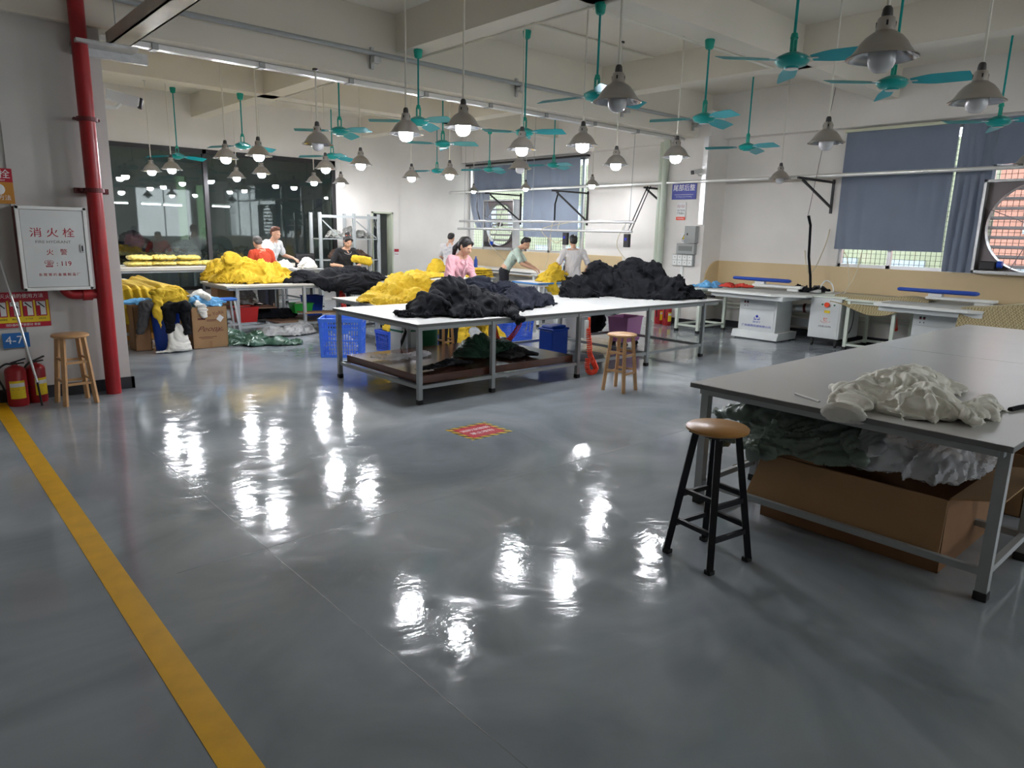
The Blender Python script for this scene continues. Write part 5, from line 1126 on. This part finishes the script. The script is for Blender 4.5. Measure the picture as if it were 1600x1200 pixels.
cable('black power cable hanging beside the red logo machine', [(11.2, 4.68, .74), (11.18, 4.6, .6), (11.2, 4.62, .35), (11.2, 4.68, .2)], .008, RUB)
coil('coiled_air_hose', 'orange coiled hose hanging under the machine table at the right', [(11.9, 4.35, .72), (11.88, 4.25, .5), (11.85, 4.2, .3)], .03, 24)
def mesh1(u, v):
    # v: 0 hanging front edge, 1 back edge on the table; u: along the wall towards the right
    y = 4.95-1.35*u; w = max(0, (.38-v)/.38); dr = .10+.16*math.sin(u*3.1)**2
    x = 10.98+.75*v-.02*w; z = .835-dr*w+.06*math.exp(-((u-.80)*6)**2-((v-.55)*3)**2)+.008*noise.noise(Vector((u*6, v*5, 1)))
    if v < .38: x = 10.98+.75*.38*(v/.38)+.10*w
    return Vector((x, y, z))
drape('mesh_cloth', 'beige mesh cloth sheet lying over the machine table before the second sleeve board', mesh1, 40, 16, MESHC)
def mesh2(u, v):
    y = 3.02-1.5*u; x = 10.42+.75*v+.03*math.sin(u*8); z = (.84+.10*u*u+.08*math.sin(u*3)**2 if v > .35 else .84+.1*u*u+.08*math.sin(u*3)**2-.62*(.35-v)/.35)
    return Vector((x, y, z))
drape('mesh_cloth', 'beige mesh cloth draped over the ironing table at the right edge', mesh2, 40, 24, MESHC)
o = B().bar((11.78, 6.5, .28), (11.78, 4.9, .28), .1, .14).build('floor_duct', GREYP); tag(o, 'grey metal duct running along the wall behind the ironing table', 'duct')
o = B().cyl((12.0, 7.6, .45), (12.0, 1.2, .45), .015, n=8).build('wall_pipe', CREAMM, smooth=True); tag(o, 'thin pale pipe low along the window wall, upper of two', 'pipe')
o = B().cyl((12.0, 7.6, .38), (12.0, 1.2, .38), .015, n=8).build('wall_pipe', CREAMM, smooth=True); tag(o, 'thin pale pipe low along the window wall, lower of two', 'pipe')
heap('hanging_towel', 'cream towel hanging under the side table near the extinguishers', [(10.95, 7.3, .08, .06, .2)], .42, WHT, seed=123, amp=.02, fr=8, vox=.013, sleeves=0, cat='towel')
# far bench items
t = thing('ironing_pad_table', 'small ironing table with white cloth in front of the worker in sage shirt', 'ironing table', (10.55, 10.45, 0))
B().box((10.15, 10.0, .80), (11.0, 10.85, .84), .01).build('tabletop', WHITEM, t, True); B().box((10.13, 9.98, .62), (10.95, 10.02, .83)).build('hanging_cover', SHW, t, True)
for x in (10.2, 10.9):
    for y in (10.05, 10.8): B().box((x-.02, y-.02, 0), (x+.02, y+.02, .80)).build('leg', WHITEM, t, True)
o = B().box((10.25, 10.2, .842), (10.7, 10.7, .86), .01).build('pressed_cloth', WHT); tag(o, 'cream cloth lying flat under the hands of the worker in sage shirt', 'cloth')
t = thing('steam_iron', 'steam iron standing on the far bench beside the water bottle', 'iron', (10.8, 10.15, .84), .4)
B().hull([((0, .10, .01), (.02, .01, .008)), ((0, -.07, .01), (.06, .03, .008)), ((0, -.05, .05), (.04, .05, .01))]).build('sole', DARKM, t, smooth=True); B().tube([(0, .05, .06), (0, .03, .12), (0, -.06, .12), (0, -.07, .06)], .014, 8).build('handle', mat('brown handle', (.2, .06, .03), .4), t, smooth=True)
def bottle(lab, x, y, z, h, r, m, capm):
    t = thing('water_bottle', lab, 'bottle', (x, y, z)); B().lathe([(0, 0), (r, 0), (r, h*.6), (r*.9, h*.7), (r*.35, h*.86), (r*.35, h*.93), (0, h*.93)], n=18).build('bottle_body', m, t, smooth=True); B().cyl((0, 0, h*.92), (0, 0, h), r*.42, n=14).build('cap', capm, t); return t
bottle('large clear water bottle on the far bench left of the black bottle', 11.3, 10.98, .80, .33, .07, mat('clear bottle', (.7, .78, .85), .1, alpha=.6), BLUD)
bottle('black flask on the far bench next to the clear water bottle', 11.25, 10.95-.0+.2, .80, .22, .035, DARKM, DARKM).location = (10.93, 10.62, .84)
bottle('blue water bottle standing on the long bench behind the woman in pink', 11.2, 14.0, .80, .27, .045, mat('blue bottle', (.03, .08, .35), .2), BLUD)
t = thing('iron_press', 'row of irons on a rest on the long bench under the far window', 'iron', (11.15, 14.6, .80)); B().box((10.98, 14.3, .80), (11.4, 15.1, .86), .01).build('rest', GREYP, t, True)
B().box((11.0, 14.35, .93), (11.3, 15.1, .96), .01).build('board', WHITEM, t, True); B().box((11.05, 14.5, .86), (11.2, 14.6, .93)).box((11.05, 14.9, .86), (11.2, 15.0, .93)).build('support', DARKM, t, True)
heap('blue_cloth', 'dark blue cloth on the long bench beside the irons', [(11.1, 14.15, .15, .12, .08)], .80, NAVY, seed=125, amp=.02, fr=9, vox=.016, sleeves=1, cat='cloth')
# floor sign
t = thing('floor_sign', 'red floor sticker with yellow black striped border in front of the middle table', 'sign', (3.68, 4.53, 0), 0)
STR = bpy.data.materials.new('hazard stripes'); STR.use_nodes = True; nt_ = STR.node_tree; w_ = nt_.nodes.new('ShaderNodeTexWave'); w_.inputs['Scale'].default_value = 7; w_.bands_direction = 'DIAGONAL'
tc_ = nt_.nodes.new('ShaderNodeTexCoord'); cr_ = nt_.nodes.new('ShaderNodeValToRGB'); cr_.color_ramp.interpolation = 'CONSTANT'; cr_.color_ramp.elements[0].color = (.02, .02, .02, 1); cr_.color_ramp.elements[1].position = .5; cr_.color_ramp.elements[1].color = (.8, .55, .04, 1)
nt_.links.new(tc_.outputs['Object'], w_.inputs['Vector']); nt_.links.new(w_.outputs[0], cr_.inputs[0]); nt_.links.new(cr_.outputs[0], nt_.nodes['Principled BSDF'].inputs['Base Color']); nt_.nodes['Principled BSDF'].inputs['Roughness'].default_value = .3
B().box((-.22, -.19, 0), (.22, .19, .0012)).build('striped_border', STR, t); B().box((-.175, -.145, .0012), (.175, .145, .0018)).build('red_panel', SIGNR, t)
text('消防设施前', .062, (0, .05, .002), (0, 0, 90-90), LET, t, world=False); text('禁止堆物', .062, (0, -.05, .002), (0, 0, 0), LET, t, world=False)
t.rotation_euler = (0, 0, R(-90)) if False else (0, 0, 0)

# ------------------------------------------------------------------ people
def person(label, loc, rz, shirt, pants, hair, scale=1, lean=0, head_pitch=20, hands=((-.15, .35, .95), (.15, .35, .95)), female=False, sleeve='short', hairdo='short', sit=False, shirt_extra=None, turn=0, face=True, seed=1):
    """local frame: +Y forward, hip at .86; everything above the hip leans about it"""
    t = thing('person', label, 'person', loc, rz); t.scale = (scale,)*3
    hip = Vector((0, 0, .87)); RL = Matrix.Rotation(-R(lean), 3, 'X')
    def U(x, y, z): return hip+RL @ (Vector((x, y, z))-hip)
    sw = .165 if female else .19
    waist, chest, neck = U(0, 0, 1.02), U(0, .0, 1.22), U(0, -.01, 1.40)
    HP = Matrix.Rotation(-R(lean*.6+head_pitch), 3, 'X') @ Matrix.Rotation(R(turn), 3, 'Z')
    hb = U(0, .005, 1.43); hc = hb+HP @ Vector((0, .02, .105))
    def H(x, y, z): return hc+HP @ Vector((x, y, z))
    b = B()
    hull = b.hull
    # torso
    hull([(U(-.07, 0, .93), (.10, .10, .09)), (U(.07, 0, .93), (.10, .10, .09)), (waist, (.125, .09, .08))])
    hull([(waist, (.125, .09, .08)), (U(-.08, .0, 1.25), (.085, .10, .10)), (U(.08, .0, 1.25), (.085, .10, .10))])
    hull([(U(-sw+.03, -.01, 1.345), .05), (U(sw-.03, -.01, 1.345), .05), (U(0, .0, 1.30), (.10, .09, .08)), (neck, (.05, .05, .03))])
    hull([(neck, .052), (hb+HP @ Vector((0, .0, .03)), .048)])
    # head with a face
    hull([(H(0, -.018, .03), (.073, .088, .085)), (H(0, .02, -.01), (.062, .07, .07)), (H(0, .045, -.075), (.028, .028, .022))], 3)
    hull([(H(0, .082, .025), (.009, .008, .01)), (H(0, .105, -.018), (.013, .012, .009))])          # nose
    hull([(H(-.028, .078, .035), (.018, .012, .007)), (H(.028, .078, .035), (.018, .012, .007))])       # brow
    hull([(H(-.017, .082, -.048), (.008, .009, .006)), (H(.017, .082, -.048), (.008, .009, .006))])     # lips
    for s in (-1, 1): hull([(H(s*.075, -.005, .015), (.008, .018, .028)), (H(s*.074, -.002, -.015), (.006, .01, .012))])
    # arms
    elbows = []; wrists = []
    for s, hd in zip((-1, 1), hands):
        sh = U(s*sw, -.01, 1.335); hd = Vector(hd); d = hd-sh; L1, L2 = .275, .245; dist = min(d.length, L1+L2-.005)
        a = (L1*L1-L2*L2+dist*dist)/(2*dist); hh = math.sqrt(max(0, L1*L1-a*a)); dn = d.normalized(); wr = sh+dn*dist
        pole = Vector((s*.55, -.5, -.65)); pole = (pole-dn*pole.dot(dn)).normalized(); el = sh+dn*a+pole*hh
        elbows.append(el); wrists.append((sh, wr))
        hull([(sh, .052), (el, .038)]); hull([(el, .038), (el+(wr-el)*.3, .037), (wr, .025)])
        # hand: palm, four fingers, thumb
        f = (wr-el).normalized(); f = (f+Vector((0, 0, -.25))).normalized(); sd = f.cross(Vector((0, 0, 1))).normalized(); nn = sd.cross(f)
        pc = wr+f*.045
        hull([(wr+f*.01, (.022, .022, .016)), (pc+sd*.024, .014), (pc-sd*.024, .014), (wr+f*.075+sd*.028, .011), (wr+f*.075-sd*.028, .011)])
        for k, ln in enumerate((.062, .072, .068, .052)):
            o_ = sd*(-.030+.020*k)*1.0; p0 = wr+f*.078+o_; p1 = p0+f*ln*.5-nn*.006; p2 = p1+f*ln*.38-nn*ln*.38
            hull([(p0, .0095), (p1, .009)], 1); hull([(p1, .009), (p2, .0078)], 1)
        th0 = wr+f*.03-sd*.026*s*-1; hull([(th0, .012), (th0+(f*.035+sd*.03*s), .010)], 1); hull([(th0+(f*.035+sd*.03*s), .010), (th0+(f*.06+sd*.034*s-nn*.01), .0085)], 1)
    # legs
    def leg(s):
        if sit: return Vector((s*.09, .0, .80)), Vector((s*.13, .40, .62)), Vector((s*.13, .34, .17)), Vector((s*.13, .45, .14))
        return Vector((s*.09, 0, .86)), Vector((s*.10, .01, .47)), Vector((s*.105, -.02, .09)), Vector((s*.12, .13, .035))
    for s in (-1, 1):
        a, k, n, f = leg(s)
        hull([(a, (.085, .09, .09)), (k, .055)]); hull([(k, .055), (k+(n-k)*.3+Vector((0, -.01, 0)), .055), (n, .035)]); hull([(n, .036), (n+Vector((0, -.03, -.045)), (.03, .03, .025)), (f, (.04, .045, .022))])
    n = remeshed(b, .0085, None, 3); body = n.build('body', SKIN, t, smooth=True)
    # eyes
    if face:
        for s in (-1, 1): B().hull([(H(s*.029, .078, .018), (.012, .006, .0045))], 2).build('eye', HAIR, t, smooth=True)
    # shirt
    b = B(); e = .014
    hull = b.hull; bt = .86 if not sit else .88
    hull([(U(-.07, 0, bt+.02), (.115, .12, .04)), (U(.07, 0, bt+.02), (.115, .12, .04)), (U(0, 0, 1.04), (.15, .115, .06))])
    hull([(U(0, 0, 1.04), (.15, .115, .06)), (U(-.08, 0, 1.25), (.10, .12, .10)), (U(.08, 0, 1.25), (.10, .12, .10))])
    hull([(U(-sw+.03, -.01, 1.345), .066), (U(sw-.03, -.01, 1.345), .066), (U(0, .0, 1.28), (.14, .112, .08)), (neck+Vector((0, -.005, -.03)), (.068, .06, .02))])
    for s, el, (sh, wr) in zip((-1, 1), elbows, wrists):
        k = .78 if sleeve == 'short' else 1
        hull([(sh, .068), (sh+(el-sh)*k, .058)])
    n = remeshed(b, .011, folds(.016, 6, seed, None, (1, 1, .6)), 2)
    sm = n.build('shirt', shirt, t, smooth=True)
    # collar
    cn = B(); pts = []
    for k in range(17):
        a = -math.pi*.5+2*math.pi*k/16; pts.append(neck+RL @ Vector((.066*math.cos(a), .062*math.sin(a), -.012+.012*(-math.sin(a)))))
    cn.tube(pts, .008, 6).build('collar', shirt, sm, smooth=True)
    # trousers
    b = B(); hull = b.hull
    hull([(U(-.07, 0, .90), (.108, .11, .06)), (U(.07, 0, .90), (.108, .11, .06)), (Vector((-.08, 0, .80)), (.10, .11, .05)), (Vector((.08, 0, .80)), (.10, .11, .05))])
    for s in (-1, 1):
        a, k, n_, f = leg(s); hull([(a, (.10, .105, .09)), (k, .072)]); hull([(k, .072), (n_+Vector((0, 0, .02)), .058)])
    remeshed(b, .014, folds(.012, 6, seed+3, None, (1, 1, .5)), 2).build('trousers', pants, t, smooth=True)
    for s in (-1, 1):
        a, k, n_, f = leg(s); z0 = f.z-.035
        B().hull([(n_+Vector((0, -.035, -.05)), (.042, .04, .028)), (f+Vector((0, .01, -.003)), (.047, .055, .026)), (n_+Vector((0, .0, -.02)), (.045, .05, .03))]).build('shoe', SHOE, t, smooth=True)
    # hair
    b = B(); hull = b.hull
    hull([(H(0, -.04, .055), (.083, .084, .080)), (H(0, -.03, .080), (.076, .080, .062))], 3)
    hull([(H(0, -.06, .0), (.074, .055, .05)), (H(0, -.04, .06), (.082, .07, .05))], 3)
    if hairdo in ('tail', 'bun'):
        hull([(H(-.066, .01, .035), (.014, .03, .035)), (H(-.06, .045, .07), (.018, .03, .02))]); hull([(H(.066, .01, .035), (.014, .03, .035)), (H(.055, .045, .075), (.02, .03, .02))])
        hull([(H(0, -.06, -.03), (.06, .045, .05)), (H(0, -.05, .03), (.07, .05, .05))])
        hull([(H(.03, .050, .095), (.03, .02, .015)), (H(-.04, .045, .09), (.02, .02, .015)), (H(.062, .045, .05), (.01, .014, .03))])
    if hairdo == 'tail': hull([(H(0, -.125, .02), .028), (H(.02, -.15, -.07), .038)]); hull([(H(.02, -.15, -.07), .038), (H(.03, -.13, -.19), .02)])
    if hairdo == 'bun': hull([(H(0, -.06, .155), (.045, .04, .04))]); hull([(H(.05, -.04, .15), (.02, .02, .035))])
    if hairdo == 'short': hull([(H(0, .022, .112), (.05, .032, .022)), (H(0, -.03, .115), (.068, .06, .028))])
    hr = remeshed(b, .010, folds(.006, 22, seed+9), 1).build('hair', hair, t, smooth=True)
    if hairdo == 'bun':
        bb = B(); bb.tube([H(.062*math.cos(a)*.8, -.045+.05*math.sin(a), .128+.004*math.cos(a)) for a in [k*.4 for k in range(17)]], .009, 6).build('hair_band', mat('coral band', (.75, .16, .09), .6), hr, smooth=True)
    if shirt_extra: shirt_extra(t, U, sm)
    return t
def polo_collar(c):
    def f(t, U, sm):
        for s in (-1, 1): B().prism([U(0, .085, 1.37), U(s*.055, .075, 1.40), U(s*.075, .085, 1.36), U(s*.03, .108, 1.33)], (0, .006, 0)).build('collar_flap', c, sm)
        B().prism([U(-.012, .118, 1.34), U(.012, .118, 1.34), U(.012, .128, 1.22), U(-.012, .128, 1.22)], (0, .004, 0)).build('placket', c, sm)
    return f
person('woman in a pink polo shirt bent over black garments at the middle table', (5.72, 7.72, 0), R(190), SHP, PANT, HAIR, 1.0, 24, 8, ((-.12, .46, .92), (.20, .44, .90)), True, hairdo='tail', shirt_extra=polo_collar(mat('pale pink collar', (.70, .42, .46), .8)), seed=2)
o = B().hull([((5.72, 7.20, 1.03), (.06, .04, .035)), ((5.62, 7.18, 1.0), (.03, .03, .03))]).build('blue_glove', BLUF2 if False else mat('blue glove', (.05, .09, .55), .5), smooth=True); tag(o, 'small bright blue glove or cloth held before the woman in pink', 'glove')
def print_front(t, U, sm): pass
person('woman in a black shirt with hair bun and coral band working on black garments', (6.45, 12.0, 0), R(172), SHB, PANT, HAIR, .965, 20, 10, ((-.12, .36, 1.03), (.16, .34, 1.05)), True, hairdo='bun', seed=4,
       shirt_extra=lambda t, U, sm: B().tube([U(.085*math.cos(a), .02+.095*max(0, math.sin(a)), 1.375-.045*max(0, math.sin(a))) for a in [k*math.pi/12 for k in range(13)]], .003, 6).build('white_neckline', SHT, sm, smooth=True))
o = remeshed(B().hull([((6.42, 11.5, 1.15), (.10, .05, .07)), ((6.68, 11.45, 1.10), (.06, .05, .09))]), .014, folds(.02, 9, 77), 1).build('yellow_garment', YEL, smooth=True); tag(o, 'bright yellow garment held up at the right hand of the woman in black', 'garment')
person('man in a white polo shirt with brown hair leaning over the yellow heap', (5.58, 13.38, 0), R(205), SHW, JEAN, HAIRB, 1.03, 16, 12, ((-.35, .30, 1.06), (.22, .38, 1.02)), hairdo='short', seed=6, shirt_extra=polo_collar(SHW))
person('person in a rust red shirt seen from behind beside the yellow heap', (5.08, 12.3, 0), R(8), SHR, PANT, HAIRG, .93, 18, 18, ((-.18, .34, 1.0), (.18, .34, 1.0)), hairdo='short', seed=8)
def back_print(t, U, sm):
    for k in range(9):
        x, z = -.09+.045*(k % 4), 1.12+.05*(k//2); B().bar(U(x, -.125, z), U(x+.07, -.127, z+.035), .006, .008, (0, 1, 0)).build('printed_stroke', mat('pale blue ink', (.25, .30, .42), .7), sm)
person('man in a white shirt with dark scribble print, back turned, at the far bench', (10.25, 13.85, 0), R(-62), SHT, JEAN, HAIR, .99, 6, 24, ((-.22, .30, .95), (.22, .30, .95)), hairdo='short', seed=10, face=False, shirt_extra=back_print)
person('man in a sage green shirt leaning over the small ironing table', (9.76, 11.25, 0), R(222), SHG, PANT, HAIR, 1.04, 36, 20, ((-.14, .62, .92), (.20, .60, .92)), hairdo='short', seed=12)
person('man in a light grey tee seen from behind beside the small yellow bundle', (9.98, 9.48, 0), R(-35), SHT, PANT, HAIR, .995, 2, 8, ((-.25, .12, .92), (.25, .12, .92)), hairdo='short', seed=14, face=False)
